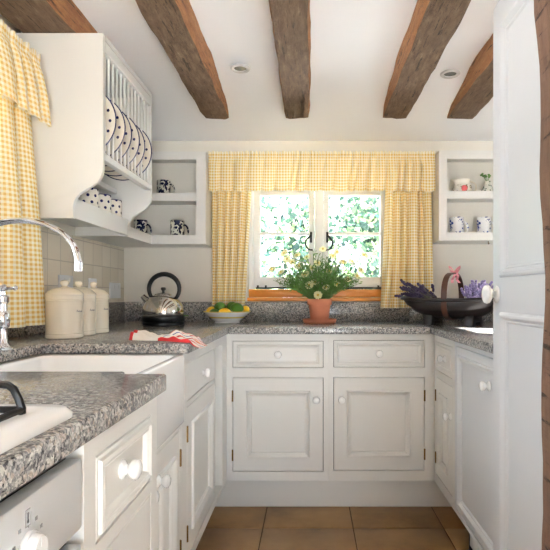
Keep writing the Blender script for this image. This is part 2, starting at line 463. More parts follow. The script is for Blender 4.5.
# back window
def window_back():
    root = link('window_1', None); root.location = (.055, 3.05, WZ0); struct(root)
    ox, oy, oz = root.location
    def L(b, x0, x1, y0, y1, z0, z1, bev=.003): box(b, x0-ox, x1-ox, y0-oy, y1-oy, z0-oz, z1-oz, 0, bev)
    b = BM()
    L(b, WX0, WX0+.022, 3.00, 3.09, 1.095, WZ1); L(b, WX1-.022, WX1, 3.00, 3.09, 1.095, WZ1)
    L(b, WX0, WX1, 3.00, 3.09, WZ1-.03, WZ1); L(b, .028, .082, 3.005, 3.09, 1.095, WZ1)
    obj('window_frame', b, 'pvc', root)
    b = BM(); L(b, WX0, WX1, 2.985, 3.12, 1.046, 1.094); obj('window_cill', b, 'sill', root)
    b = BM(); L(b, WX0-.0, WX1+.0, 2.915, 3.0, 1.0235, 1.0455, .004); obj('sill_board', b, 'sill', root)
    for (a0, a1, p0, p1, hs) in ((-.340, .026, -.300, -.008, -1), (.084, .448, .112, .424, 1)):
        b = BM(); zt = 1.71; zb = 1.098
        L(b, a0, p0, 3.025, 3.065, zb, zt); L(b, p1, a1, 3.025, 3.065, zb, zt)
        L(b, p0, p1, 3.025, 3.065, zb, 1.168); L(b, p0, p1, 3.025, 3.065, zt-.05, zt)
        L(b, p0, p1, 3.032, 3.058, 1.421, 1.439)
        cs = obj('casement', b, 'pvc', root)
        for z0, z1 in ((1.166, 1.423), (1.437, zt-.048)):
            b = BM(); L(b, p0-.004, p1+.004, 3.043, 3.047, z0, z1, 0); obj('pane', b, 'glass', cs)
        # monkey-tail catch
        hx = .006 if hs < 0 else .104
        b = BM(); L(b, hx-.007, hx+.007, 3.017, 3.026, 1.375, 1.44)
        pts = []
        for k in range(14):
            u = k/13; s = -1 if hs < 0 else 1
            pts.append((hx+s*(.004+.030*math.sin(u*PI*1.15))-ox, 3.008-oy, 1.415-.105*u+(.0 if u < .8 else (u-.8)*.10)-oz))
        tube(b, pts, [.006]*10+[.005, .0045, .004, .006], 8)
        L(b, hx-.006, hx+.006, 3.004, 3.02, 1.405, 1.425, .002)
        obj('window_catch', b, 'iron', cs)
        b = BM()
        xs = (-.325, -.06) if hs < 0 else (.17, .44)
        tube(b, [(xs[0]-ox, 3.012-oy, 1.101-oz), (xs[1]-ox, 3.012-oy, 1.103-oz)], .0055, 8)
        for xx in (xs[0]+.012, xs[0]+.06, xs[1]-.03):
            tube(b, [(xx-ox, 3.012-oy, 1.092-oz), (xx-ox, 3.012-oy, 1.118-oz)], .006, 8)
        obj('window_stay', b, 'iron', root)
window_back()

def side_window(name, x0, x1, y0, y1, z0, z1, bar_y, fw=.04):
    root = link(name, None); root.location = ((x0+x1)/2, (y0+y1)/2, z0); struct(root)
    c = root.location.copy()
    b = BM()
    def L(a0, a1, b0, b1, d0, d1): box(b, a0-c.x, a1-c.x, b0-c.y, b1-c.y, d0-c.z, d1-c.z, 0, .002)
    L(x0, x1, y0, y0+fw, z0, z1); L(x0, x1, y1-fw, y1, z0, z1)
    L(x0, x1, y0, y1, z0, z0+fw); L(x0, x1, y0, y1, z1-fw, z1); L(x0, x1, bar_y-.014, bar_y+.014, z0, z1)
    f = obj('window_frame', b, 'pvc', root)
    b = BM(); xm = (x0+x1)/2; box(b, xm-.002-c.x, xm+.002-c.x, y0+.01-c.y, y1-.01-c.y, .01, z1-z0-.01)
    obj('pane', b, 'glass', f)
side_window('window_2', XL-.14, XL-.08, LY0, LY1, LZ0, LZ1, .92)
side_window('window_3', XR+.05, XR+.08, RY0, RY1, RZ0, RZ1, 2.0, .012)

# ------------------------------------------------------------------ beams
def beam(label, x0, x1, y0, y1, zb, zt, seed, grp='old oak ceiling beams'):
    rr = random.Random(seed)
    ny, nx, nz = 60, 5, 4
    b = BM(); rings = []
    ph = [rr.uniform(0, 6) for _ in range(8)]
    W = x1-x0; H = zt-zb
    per = [(i/nx, 0) for i in range(nx)]+[(1, j/nz) for j in range(nz)]+[(1-i/nx, 1) for i in range(nx)]+[(0, 1-j/nz) for j in range(nz)]
    for k in range(ny+1):
        u = k/ny; y = y0+(y1-y0)*u; ring = []
        e = max(0, (u-.965)/.035)
        for (a, c) in per:
            cx = .5+(a-.5)*(.9 if c in (0, 1) and a in (0, 1) else 1)
            x = x0+W*cx+.0015*math.sin(y*3+ph[0])+.0015*math.sin(y*17+ph[1]+a*3)+rr.uniform(-.0018, .0018)
            z = zb+H*c
            if c == 0: z += .0025*math.sin(y*4+ph[2]+a*2)+.0025*math.sin(y*21+ph[3]+a*5)+rr.uniform(-.0015, .0015)+(.004 if a in (0, 1) else 0)
            if c < .5: z += e*e*.004
            x += (x0+W/2-x)*.05*e
            ring.append(b.verts.new((x-(x0+x1)/2, y-y0, z-zb)))
        rings.append(ring)
    n = len(per)
    for r0, r1 in zip(rings, rings[1:]):
        for i in range(n):
            f = b.faces.new((r0[i], r0[(i+1) % n], r1[(i+1) % n], r1[i]))
            f.material_index = 0 if i < nx else 1
    b.faces.new(rings[0][::-1]); f = b.faces.new(rings[-1]); f.material_index = 1
    o = obj('ceiling_beam', b, ['beam', 'beam_side'], None, ((x0+x1)/2, y0, zb), 0, 40)
    tag(o, label, 'beam', grp)
YE = 2.69
beam('old oak ceiling beam running over the top of the plate rack on the left', -1.05, -.84, -.9, YE, 2.004, 2.13, 1)
beam('rough oak ceiling beam between the plate rack and the left recessed light', -.57, -.425, -.9, YE, 2.0, 2.13, 2)
beam('greyish oak ceiling beam straight above the middle of the window', -.137, 0, -.9, YE, 2.0, 2.13, 3)
beam('long oak ceiling beam with orange side just left of the right recessed light', .378, .525, -.9, YE, 2.0, 2.13, 4)
beam('short visible length of oak ceiling beam above the right wall shelf beside the white door', .725, .88, -.9, YE, 2.0, 2.13, 5)

def downlight(x, y, label):
    r = thing('recessed_light', label, 'ceiling light', (x, y, ceil_z(y)-.001), 0, 'recessed ceiling lights')
    b = BM(); lathe(b, [(.0, .0), (.026, .0), (.028, -.001), (.030, -.006), (.040, -.008), (.0455, -.003), (.0455, .0), (.0, .004)], 28); 
    obj('trim_ring', b, 'downring', r)
    b = BM(); lathe(b, [(0, -.004), (.02, -.004), (.0285, -.0015), (.0285, -.0005), (0, -.0005)], 24); obj('lamp', b, 'lens', r)
downlight(-.315, 2.27, 'small round recessed ceiling light left of the middle beam')
downlight(.645, 2.31, 'small round recessed ceiling light between the two beams on the right')

# ------------------------------------------------------------------ worktops
ZW0, ZW1 = .872, .905
def worktop(name, pts, label, ups=()):
    b = BM(); poly(b, pts, ZW0, ZW1, .004)
    o = obj(name, b, 'granite'); tag(o, label, 'worktop', 'speckled grey granite worktops')
    for u in ups:
        b = BM(); box(b, *u, 0, .003); obj('upstand', b, 'granite', o)
    return o
worktop('granite_worktop', [(XL+.002, .25), (-.281, .25), (-.281, .985), (-.287, .99), (-.375, .99), (-.375, 1.02), (XL+.002, 1.02)],
        'nearest grey granite worktop on the left, holding the white hob', [(XL+.001, XL+.02, .25, 1.02, ZW1+.0005, 1.02)])
worktop('granite_worktop', [(XL+.002, 1.0225), (-.854, 1.0225), (-.854, 1.60), (-.40, 1.60), (-.387, 1.612), (-.3925, 2.39), (-.393, YB-.002), (XL+.002, YB-.002)],
        'grey granite worktop beyond the sink, under the canisters and kettle',
        [(XL+.001, XL+.02, 1.0225, YB-.022, ZW1+.0005, 1.02), (XL+.001, -.394, YB-.021, YB-.001, ZW1+.0005, 1.02)])
worktop('granite_worktop', [(-.3915, 2.41), (.579, 2.41), (.579, YB-.002), (-.3915, YB-.002)],
        'grey granite worktop below the window, carrying the potted daisy', [(-.3915, .579, YB-.021, YB-.001, ZW1+.0005, 1.02)])
worktop('granite_worktop', [(.581, 1.47), (XR-.002, 1.47), (XR-.002, YB-.002), (.581, YB-.002)],
        'grey granite worktop on the right, under the dark trug', [(.581, XR-.001, YB-.021, YB-.001, ZW1+.0005, 1.02), (XR-.02, XR-.001, 1.47, YB-.022, ZW1+.0005, 1.02)])

# ------------------------------------------------------------------ cabinets
DOOR = [(0, -.018), (0, -.001), (.0015, 0), (.062, 0), (.064, .007), (.069, .009), (.074, .006), (.079, .001), (.083, -.002), (.086, -.002), (.089, -.009)]
DRAW = [(0, -.018), (0, -.001), (.0015, 0), (.012, 0), (.0135, .005), (.018, .006), (.022, .003), (.026, -.002), (.029, -.002), (.031, -.006)]
PLAIN = [(0, -.018), (0, -.002), (.002, 0), (.004, 0)]
KNOBP = [(0, 0), (.0165, 0), (.0175, .003), (.015, .007), (.0095, .011), (.0085, .015), (.012, .020), (.0165, .027), (.0178, .033), (.0165, .040), (.011, .0455), (.005, .047), (0, .0473)]
def knob(parent, x, z, w=0, s=1.0, name='knob'):
    b = BM(); lathe(b, [(r*s, h*s*.72) for r, h in KNOBP], 22, Matrix.Translation((x, -w, z)) @ Matrix.Rotation(PI/2, 4, 'X'))
    return obj(name, b, 'porcelain', parent, label='white porcelain knob')
def hinge(parent, x, z, w=.001):
    b = BM(); tube(b, [(x, -w, z-.022), (x, -w, z+.022)], .004, 8); blob(b, (x, -w, z+.024), .0045, .0045, .004, 0, 8, 6); blob(b, (x, -w, z-.024), .0045, .0045, .004, 0, 8, 6)
    return obj('hinge', b, 'brass', parent, label='small brass hinge')

def cabinet(name, label, cat, loc, rotz, W, D, zb, zt, openings, group=None, paint='paint', rim=True):
    """local: x along the front 0..W, front face at y=0, body towards +y. openings: (kind, x0,x1,z0,z1, profile, knob(x,z) or None, hinge side)"""
    root = thing(name, label, cat, loc, rotz, group)
    b = BM()
    # face frame from a grid of the openings
    xs = sorted({0, W} | {o[1] for o in openings} | {o[2] for o in openings})
    zs = sorted({zb, zt} | {o[3] for o in openings} | {o[4] for o in openings})
    def hit(cx, cz): return any(o[1] < cx < o[2] and o[3] < cz < o[4] for o in openings)
    for i in range(len(xs)-1):
        j = 0
        while j < len(zs)-1:
            if hit((xs[i]+xs[i+1])/2, (zs[j]+zs[j+1])/2): j += 1; continue
            k = j
            while k+1 < len(zs)-1 and not hit((xs[i]+xs[i+1])/2, (zs[k+1]+zs[k+2])/2): k += 1
            box(b, xs[i], xs[i+1], 0, .022, zs[j], zs[k+1]); j = k+1
    box(b, 0, W, .022, D, zb, zt)
    for o_ in openings: box(b, o_[1]-.004, o_[2]+.004, .0186, .0222, o_[3]-.004, o_[4]+.004, 1)  # dark backing paints the gap shade behind each front
    obj('carcass', b, [paint, 'gap_shade'], root, smooth=0)
    for (kind, x0, x1, z0, z1, pr, kn, hs) in openings:
        g = .003
        b = BM(); rect_loft(b, x0+g, x1-g, z0+g, z1-g, pr)
        d = obj(kind, b, paint, root, smooth=20)
        if kn: knob(d, kn[0], kn[1], -.006 if kind == 'drawer' else 0, kn[2] if len(kn) > 2 else 1)
        if hs is not None:
            hx = x0 if hs < 0 else x1
            hinge(d, hx, z1-.09); hinge(d, hx, z0+.08)
    return root
ZB, ZT = .153, .870
YF = 2.45
# back run
cabinet('base_cabinet', 'cream base cabinet under the window, left of the middle seam', 'cabinet', (-.424, YF, 0), 0, .514, .49, ZB, ZT, [
    ('drawer', .046, .490, .704, .836, DRAW, (.268, .770), None),
    ('cabinet_door', .046, .490, .198, .657, DOOR, (.455, .549), -1)], 'cream base cabinets under the window')
cabinet('base_cabinet', 'cream base cabinet under the window, right of the middle seam', 'cabinet', (.0905, YF, 0), 0, .516, .49, ZB, ZT, [
    ('drawer', .024, .469, .706, .839, DRAW, (.246, .775), None),
    ('cabinet_door', .024, .469, .203, .659, DOOR, (.064, .551), 1)], 'cream base cabinets under the window')
b = BM(); box(b, -.48, .76, 2.512, 2.53, 0.001, .152, 0, .001)
tag(obj('plinth', b, 'paint'), 'long cream plinth along the floor under the window cabinets', 'plinth')
# right run (faces -x): local x runs towards the camera
XF = .607
cabinet('base_cabinet', 'narrow cream cabinet on the right with one drawer and one door, beside the inner corner', 'cabinet', (XF, 2.449, 0), -PI/2, .345, .56, ZB, ZT, [
    ('drawer', .03, .312, .700, .838, DRAW, (.171, .770), None),
    ('cabinet_door', .03, .312, .198, .668, DOOR, (.285, .535), -1)])
rc = cabinet('integrated_fridge', 'tall-panelled white appliance front on the right, next to the open white door', 'fridge', (XF, 2.103, 0), -PI/2, .60, .56, ZB, ZT, [
    ('panel_door', .02, .585, .170, .850, [(0, -.018), (0, -.001), (.0015, 0), (.03, 0), (.032, .006), (.037, .008), (.042, .005), (.048, -.001), (.053, -.001), (.056, -.007)], (.405, .752), None)], paint='paint_white')
for k, xx in enumerate((.06, .24, .50)):
    b = BM()
    lathe(b, [(0, .001), (.020, .001), (.022, .012), (.016, .018), (.010, .02), (.010, .152), (0, .152)], 16, Matrix.Translation((xx, .05, 0)))
    obj('foot', b, 'black', rc, label='black adjustable foot')
for q in (.10, .30):
    b = BM(); box(b, q, q+.10, .03, .06, .06, .152, 0, .004); obj('bracket', b, 'enamel', rc, label='white bracket under the appliance')
# left run (faces +x): local x runs away from the camera
XS = -.407
lc = cabinet('base_cabinet', 'white cabinet on the left with one drawer over a door, just past the white sink', 'cabinet', (XS, 1.592, 0), PI/2, .558, .64, ZB, ZT, [
    ('drawer', .068, .545, .706, .834, PLAIN, (.315, .765), None),
    ('cabinet_door', .068, .545, .190, .690, DOOR, None, -1)])
b = BM()
box(b, XS-.08, XS-.06, 2.152, 2.42, .155, .87); box(b, XS-.055, XS, 2.33, 2.4475, .153, .871); box(b, XS-.055, XS, 2.152, 2.329, .832, .871)
box(b, XS-.055, XS, 2.152, 2.329, .153, .176)
tag(obj('corner_filler', b, 'paint', smooth=0), 'shadowed cream filler panel and post in the inner left corner', 'filler panel')
b = BM(); box(b, XS-.09, XS-.07, .985, 2.50, .001, .152, 0, .001)
tag(obj('plinth', b, 'paint'), 'recessed plinth on the floor below the left cabinets', 'plinth')
sc_ = cabinet('sink_cabinet', 'white two-door cabinet directly under the white sink', 'cabinet', (XS, .9875, 0), PI/2, .603, .45, ZB, .652, [
    ('cabinet_door', .018, .302, .185, .640, DOOR, (.250, .56), -1),
    ('cabinet_door', .302, .585, .185, .640, DOOR, (.355, .562), 1)], paint='paint')
# drawer unit and oven nearest the camera
XN = -.298
dc = cabinet('drawer_unit', 'white drawer unit on the left beside the oven, big white knob on its top drawer', 'cabinet', (XN, .662, 0), PI/2, .314, .55, .002, ZT, [
    ('drawer', .036, .279, .712, .836, [(0, -.018), (0, -.001), (.001, 0), (.006, 0), (.008, .005), (.012, .006), (.015, .002), (.018, .002), (.020, .004), (.023, .001), (.026, -.006)], (.150, .778, .92), None),
    ('lower_drawer', .036, .279, .20, .690, PLAIN, None, None)])
def oven():
    r = thing('built_in_oven', 'white built-in oven with round dials under the nearest worktop on the left', 'oven', (XN, .12, 0), PI/2)
    W = .536
    b = BM(); box(b, 0, W, .02, .55, .002, .855, 0, .003); obj('body', b, 'black', r)
    b = BM(); box(b, .004, W-.003, -.002, .02, .758, .848, 0, .003); f = obj('control_panel', b, 'appliance', r)
    b = BM(); box(b, .004, W-.003, -.002, .02, .18, .738, 0, .004); d = obj('oven_door', b, 'appliance', r)
    b = BM(); tube(b, [(.06, -.03, .715), (W-.06, -.03, .715)], .008, 10)
    for x in (.08, W-.08): tube(b, [(x, -.0022, .715), (x, -.03, .715)], .006, 8)
    obj('handle', b, 'enamel', d)
    def dial(x, z, s, name):
        b = BM(); m = Matrix.Translation((x, -.0022, z)) @ Matrix.Rotation(PI/2, 4, 'X')
        lathe(b, [(0, 0), (.022*s, 0), (.0225*s, .003), (.021*s, .005), (.019*s, .005), (.0175*s, .012), (.015*s, .014), (0, .014)], 28, m)
        box(b, x-.0006, x+.0006, -.0167, -.0155, z+.004*s, z+.014*s)
        k = obj(name, b, 'enamel', f)
        return k
    dial(.407, .793, .86, 'dial'); dial(.16, .793, .86, 'dial')
    b = BM(); lathe(b, [(0, 0), (.0085, 0), (.009, .003), (.008, .007), (.004, .009), (0, .009)], 18, Matrix.Translation((.372, -.0022, .798)) @ Matrix.Rotation(PI/2, 4, 'X'))
    box(b, .3735, .3747, -.0118, -.0108, .797, .800)
    obj('push_button', b, 'enamel', f)
    b = BM()
    def mk(x0, x1, z0, z1): box(b, x0, x1, -.0027, -.0018, z0, z1)
    x, z = .4065, .8265            # thermometer pictogram in its frame
    mk(x-.0008, x+.0008, z-.004, z+.0055); mk(x-.0014, x+.0014, z-.0055, z-.0025)
    obj('thermometer_symbol', b, 'ink_dark', f)
    b = BM()
    for (a0, a1, c0, c1) in ((x-.005, x-.0046, z-.009, z+.009), (x+.0046, x+.005, z-.009, z+.009), (x-.005, x+.005, z-.009, z-.0086), (x-.005, x+.005, z+.0086, z+.009)): mk(a0, a1, c0, c1)
    for an in (90, 55, 20, 125, 160):
        q = math.radians(an); px, pz = .407+.027*math.cos(q), .797+.027*math.sin(q)
        if an == 90: mk(px-.0008, px+.0008, pz-.008, pz-.006)
        else:
            mk(px-.0024, px-.0017, pz-.002, pz+.002); mk(px-.0006, px+.0001, pz-.002, pz+.002); mk(px+.0012, px+.0019, pz-.002, pz+.002)
            mk(px-.0006, px+.0019, pz+.0016, pz+.002); mk(px-.0006, px+.0019, pz-.002, pz-.0016)
    obj('dial_marking', b, 'ink', f)
oven()

# sink
def rrect(x0, x1, y0, y1, r, n=6):
    out = []
    for cx, cy, a0 in ((x1-r, y0+r, -PI/2), (x1-r, y1-r, 0), (x0+r, y1-r, PI/2), (x0+r, y0+r, PI)):
        for k in range(n+1):
            a = a0+k*PI/2/n; out.append((cx+r*math.cos(a), cy+r*math.sin(a)))
    return out
def sink():
    b = BM()
    x0, x1, y0, y1 = -.852, -.397, 1.024, 1.592
    spec = [(0.004, .656, .012), (0, .662, .012), (0, .866, .012), (.003, .871, .012), (.007, .8715, .012), (.020, .8715, .03), (.024, .869, .03), (.026, .862, .03), (.032, .70, .05), (.05, .685, .06), (.12, .678, .06)]
    loops = [[b.verts.new((x, y, z)) for x, y in rrect(x0+i, x1-i, y0+i, y1-i, r)] for i, z, r in spec]
    for a, c in zip(loops, loops[1:]):
        n = len(a)
        for i in range(n): b.faces.new((a[i], a[(i+1) % n], c[(i+1) % n], c[i]))
    b.faces.new(loops[0][::-1]); b.faces.new(loops[-1])
    o = obj('butler_sink', b, 'porcelain', smooth=50)
    tag(o, 'deep white ceramic sink with exposed front set into the left worktop', 'sink')
    b = BM(); lathe(b, [(0, .6795), (.03, .6795), (.032, .6805), (.028, .682), (0, .681)], 20, Matrix.Translation(((x0+x1)/2, (y0+y1)/2, 0)))
    obj('drain', b, 'chrome', o)
sink()

# hob
def hob():
    r = thing('gas_hob', 'white enamel hob with black wire pan supports on the nearest worktop', 'hob', (-.60, .36, ZW1), 0)
    b = BM(); loops = []
    for i, z, rr_ in ((0, .0005, .03), (0, .006, .03), (.006, .013, .03), (.03, .015, .03), (.045, .011, .03)):
        loops.append([b.verts.new((x, y, z)) for x, y in rrect(-.30+i, .300-i, -.25+i, .298-i, rr_)])
    for a, c in zip(loops, loops[1:]):
        n = len(a)
        for k in range(n): b.faces.new((a[k], a[(k+1) % n], c[(k+1) % n], c[k]))
    b.faces.new(loops[0][::-1]); b.faces.new(loops[-1]); obj('hob_plate', b, 'enamel', r, smooth=50)
    for bx, by in ((-.14, -.11), (.13, -.11), (-.14, .13), (.13, .13)):
        b = BM(); lathe(b, [(0, .0112), (.045, .0112), (.045, .018), (.04, .022), (.034, .022), (.034, .03), (.03, .033), (0, .033)], 26, Matrix.Translation((bx, by, 0)))
        obj('burner', b, 'hob_ring', r)
    for cx in (-.14, .13):
        b = BM(); rd = .0042
        x0, x1 = cx-.125, cx+.125; y0, y1 = -.22, .242
        tube(b, [(x0, y0, .0175), (x1, y0, .0175), (x1, y1, .0175), (x0, y1, .0175)], rd, 8, 0, True)
        for yy in (y1, .13, y0+.06, y0):
            tube(b, [(x1, yy, .0175), (x1-.004, yy, .030), (x1-.010, yy, .042), (x1-.016, yy, .0465), (x1-.03, yy, .048), (cx+.05, yy, .048)], rd*1.15, 8)
            tube(b, [(x0, yy, .0175), (x0+.010, yy, .042), (x0+.03, yy, .048), (cx-.05, yy, .048)], rd*1.15, 8)
        tube(b, [(cx-.05, y0, .048), (cx-.05, y1, .048)], rd, 8); tube(b, [(cx+.05, y0, .048), (cx+.05, y1, .048)], rd, 8)
        for xx in (x0, x1):
            for yy in (y0, y1): tube(b, [(xx, yy, .0115), (xx, yy, .018)], rd, 8)
        obj('pan_support', b, 'black', r, label='black wire pan support')
hob()

# faucet
def faucet():
    r = thing('bridge_tap', 'chrome swan-neck kitchen tap arching over the white sink', 'tap', (-.90, 1.30, ZW1), 0)
    b = BM(); pts = [(0, 0, .09)]
    for k in range(5): pts.append((0, 0, .09+.150*(k+1)/5))
    for k in range(1, 23):
        a = PI-k*(PI*1.0)/22; pts.append((.15+.15*math.cos(a), 0, .240+.108*math.sin(a)))
    pts += [(.30, 0, .232), (.3005, 0, .222)]
    tube(b, pts, .0082, 14)
    lathe(b, [(0, .162), (.009, .162), (.0105, .164), (.0105, .186), (.0082, .189)], 18, Matrix.Translation((.3005, 0, .054)))
    obj('spout', b, 'chrome', r)
    b = BM()
    tube(b, [(0, -.10, .085), (0, .12, .085)], .012, 14)
    lathe(b, [(0, .07), (.018, .07), (.02, .085), (.018, .10), (.013, .112), (.0105, .12)], 18)
    obj('bridge', b, 'chrome', r)
    for yy in (-.10, .12):
        b = BM(); mt = Matrix.Translation((.03, yy, 0))
        lathe(b, [(0, .0005), (.026, .0005), (.027, .005), (.019, .010), (.013, .02), (.012, .06), (.018, .066), (.02, .085), (.018, .104), (.013, .110), (.012, .13), (.017, .136), (.017, .15), (.009, .156), (.008, .166), (0, .166)], 22, mt)
        p = obj('pillar', b, 'chrome', r)
        b = BM()
        for a in (.3, .3+PI/2):
            c, s = math.cos(a)*.032, math.sin(a)*.032
            tube(b, [(.03-c, yy-s, .175), (.03+c, yy+s, .175)], [.005, .005], 10)
            for q in (-1, 1): blob(b, (.03+q*c, yy+q*s, .175), .0075, .0075, .0075)
        blob(b, (.03, yy, .176), .012, .012, .011)
        obj('cross_handle', b, 'chrome', p)
faucet()

# ------------------------------------------------------------------ plate rack
RX0, RX1, RY0_, RY1_ = XL+.002, -.742, 1.80, 2.36
def rack():
    r = thing('plate_rack', 'cream wall-hung wooden plate rack with dowels and cup tray on the left wall', 'plate rack', (RX0, RY0_, 1.336))
    ox, oy, oz = RX0, RY0_, 1.336
    cur = [(-.742, 1.545), (-.742, 1.515), (-.745, 1.495), (-.753, 1.478), (-.766, 1.463), (-.784, 1.450), (-.805, 1.438), (-.823, 1.427), (-.836, 1.413), (-.845, 1.398), (-.85, 1.38), (-.85, 1.336)]
    prof = [(RX0, 1.336), (RX0, 2.0), (-.742, 2.0)]+cur
    prof = [(x-ox, z-oz) for x, z in prof]
    for y0, y1 in ((0, .018), (RY1_-oy-.018, RY1_-oy)):
        b = BM(); poly(b, prof, y0, y1, .0015, 0, 'y'); obj('side_panel', b, 'paint', r, smooth=30)
    L = RY1_-oy
    b = BM(); box(b, 0, .358, .0185, L-.0185, 2.0-oz-.02, 2.0-oz-.001); obj('top_board', b, 'paint', r)
    b = BM(); box(b, .330, .3575, .0185, L-.0185, 1.940-oz, 1.979-oz, 0, .003); obj('top_rail', b, 'paint', r)
    b = BM(); box(b, .330, .3575, .0185, L-.0185, 1.548-oz, 1.572-oz, 0, .003); obj('front_rail', b, 'paint', r)
    b = BM(); box(b, .175, .198, .0185, L-.0185, 1.53-oz, 1.553-oz, 0, .003); obj('rear_rail', b, 'paint', r)
    n = 13
    for k in range(n):
        y = .0185+(L-.037)*(k+.5)/n
        b = BM(); tube(b, [(.344, y, 1.570-oz), (.344, y, 1.942-oz)], .005, 10); obj('dowel', b, 'paint', r)
    b = BM(); box(b, .048, .072, .0185, L-.0185, 1.53-oz, 1.552-oz, 0, .003); obj('rear_rail', b, 'paint', r)
    b = BM(); box(b, 0, .232, .0185, L-.0185, 1.378-oz, 1.393-oz); obj('tray_shelf', b, 'paint', r)
    b = BM(); box(b, .233, .2475, .0185, L-.0185, 1.338-oz, 1.412-oz, 0, .002); obj('tray_front', b, 'paint', r)
    # plates between the dowels
    pp = [(.002, 0), (.06, 0), (.075, .003), (.098, .012), (.1285, .0165), (.130, .0185), (.1285, .0195), (.099, .0158), (.077, .007), (.058, .004), (.002, .004)]
    b = BM(); pr = [(0, 0)]+pp[1:-1]+[(0, .004)]
    lathe(b, pr, 48, Matrix.Rotation(PI/2, 4, 'X'))
    base = obj('dinner_plate', b, 'plate', smooth=50)
    posn = ['nearest', 'second', 'third', 'fourth', 'fifth', 'farthest']
    step = (L-.037)/n
    for k in range(6):
        o = base if k == 0 else base.copy()
        if k: COL.objects.link(o)
        y = oy+.0185+step*(1+2*k)
        o.location = (RX1-.100+(.004 if k % 2 else 0), y+.008, 1.5725+.130)
        o.rotation_euler = (0, .35*k, 0)
        lab = {0: 'blue-rimmed spotted plate nearest the camera in the plate rack', 5: 'blue-rimmed spotted plate at the far end of the plate rack'}.get(k, 'blue-rimmed spotted plate standing %s from the near end of the plate rack' % posn[k])
        tag(o, lab, 'plate', 'spotted plates in the rack')
rack()

def mug_mesh(r, h, handle_dir, mi_name, hs=1.0):
    b = BM()
    lathe(b, [(0, 0), (r*.9, 0), (r*.97, .004), (r, .02), (r, h-.003), (r*.985, h), (r*.93, h-.001), (r*.92, .012), (r*.85, .006), (0, .006)], 28)
    return b
def handle_mesh(r, h, ang, th=.0055, rr=.024):
    b = BM(); pts = []
    for k in range(13):
        a = -PI*.52+k*(PI*1.04)/12
        pts.append(((r-.004+rr*1.15*max(0, math.cos(a)))*math.cos(ang), (r-.004+rr*1.15*max(0, math.cos(a)))*math.sin(ang), h*.52+h*.30*math.sin(a)))
    tube(b, pts, th, 8); return b
def mug(name, label, cat, loc, r, h, ang, mat, group):
    t = thing(name, label, cat, loc, 0, group)
    obj('cup_body', mug_mesh(r, h, ang, mat), mat, t, smooth=50); obj('handle', handle_mesh(r, h, ang), mat, t, smooth=60)
    return t
for x, y, l, a in ((-.904, 2.045, 'white cup with blue dots nearest the camera in the rack tray', 2.2), (-.903, 2.175, 'white cup with blue dots in the middle of the rack tray', 2.4), (-.902, 2.295, 'white cup with blue dots at the far end of the rack tray', 2.0)):
    mug('spotted_cup', l, 'cup', (x, y, 1.394), .0395, .0985, a, 'spot_cup', 'spotted cups in the rack tray')

# ------------------------------------------------------------------ wall shelves
def corner_shelf():
    r = thing('corner_shelf', 'cream open corner shelf unit left of the window, holding navy mugs', 'shelf', (XL+.002, YB-.002, 1.339))
    ox, oy, oz = XL+.002, YB-.002, 1.339
    zb, zt = 0, .507
    Lx = -.87-ox; Ly = 2.75-oy; ye = 2.385-oy; xe = -.572-ox
    plan = [(0, 0), (0, ye), (Lx-.018, ye), (Lx-.018, Ly+.018), (xe, Ly+.018), (xe, 0)]
    for nm, z0, z1 in (('bottom_board', .0, .016), ('top_board', zt-.016, zt)):
        b = BM(); poly(b, plan, z0, z1); obj(nm, b, 'paint', r, smooth=0)
    plan2 = [(.012, -.012), (.012, ye+.018), (Lx-.018, ye+.018), (Lx-.018, Ly+.018), (xe-.018, Ly+.018), (xe-.018, -.012)]
    b = BM(); poly(b, plan2, .247, .263); obj('shelf', b, 'paint', r, smooth=0)
    b = BM(); box(b, xe-.018, xe, Ly+.018, 0, .016, zt-.016); obj('side_panel', b, 'paint', r, smooth=0)
    b = BM(); box(b, 0, Lx-.018, ye, ye+.018, .016, zt-.016); obj('side_panel', b, 'paint', r, smooth=0)
    b = BM(); box(b, .012, xe-.018, -.012, -.001, .016, zt-.016); box(b, 0, .012, ye+.018, -.001, .016, zt-.016); obj('back_panel', b, 'wall', r, smooth=0)
    b = BM()
    y0, y1 = Ly, Ly+.0175
    box(b, xe-.052, xe, y0, y1, 0, zt); 
    for z0, z1 in ((0, .050), (.236, .280), (.463, zt)): box(b, Lx, xe-.052, y0, y1, z0, z1)
    x0, x1 = Lx-.0175, Lx
    box(b, x0, x1, ye, ye+.05, 0, zt); box(b, x0, x1, Ly-.001, Ly+.0175, 0, .05)
    for z0, z1 in ((0, .050), (.236, .280), (.463, zt)): box(b, x0, x1, ye+.05, Ly, z0, z1)
    obj('face_frame', b, 'paint', r, smooth=0)
corner_shelf()
mug('mug', 'dark navy patterned mug on the upper left corner shelf', 'mug', (-.83, 2.848, 1.602), .038, .105, -.15, 'navy_mug', 'navy mugs on the corner shelf')
mug('mug', 'dark navy patterned mug on the lower corner shelf, the one nearer the window', 'mug', (-.752, 2.848, 1.355+.0005), .039, .125, -.1, 'navy_mug', 'navy mugs on the corner shelf')
mug('mug', 'dark navy patterned mug on the lower corner shelf, half hidden by the plate rack', 'mug', (-.955, 2.83, 1.355+.0005), .037, .125, -.1, 'navy_mug', 'navy mugs on the corner shelf')

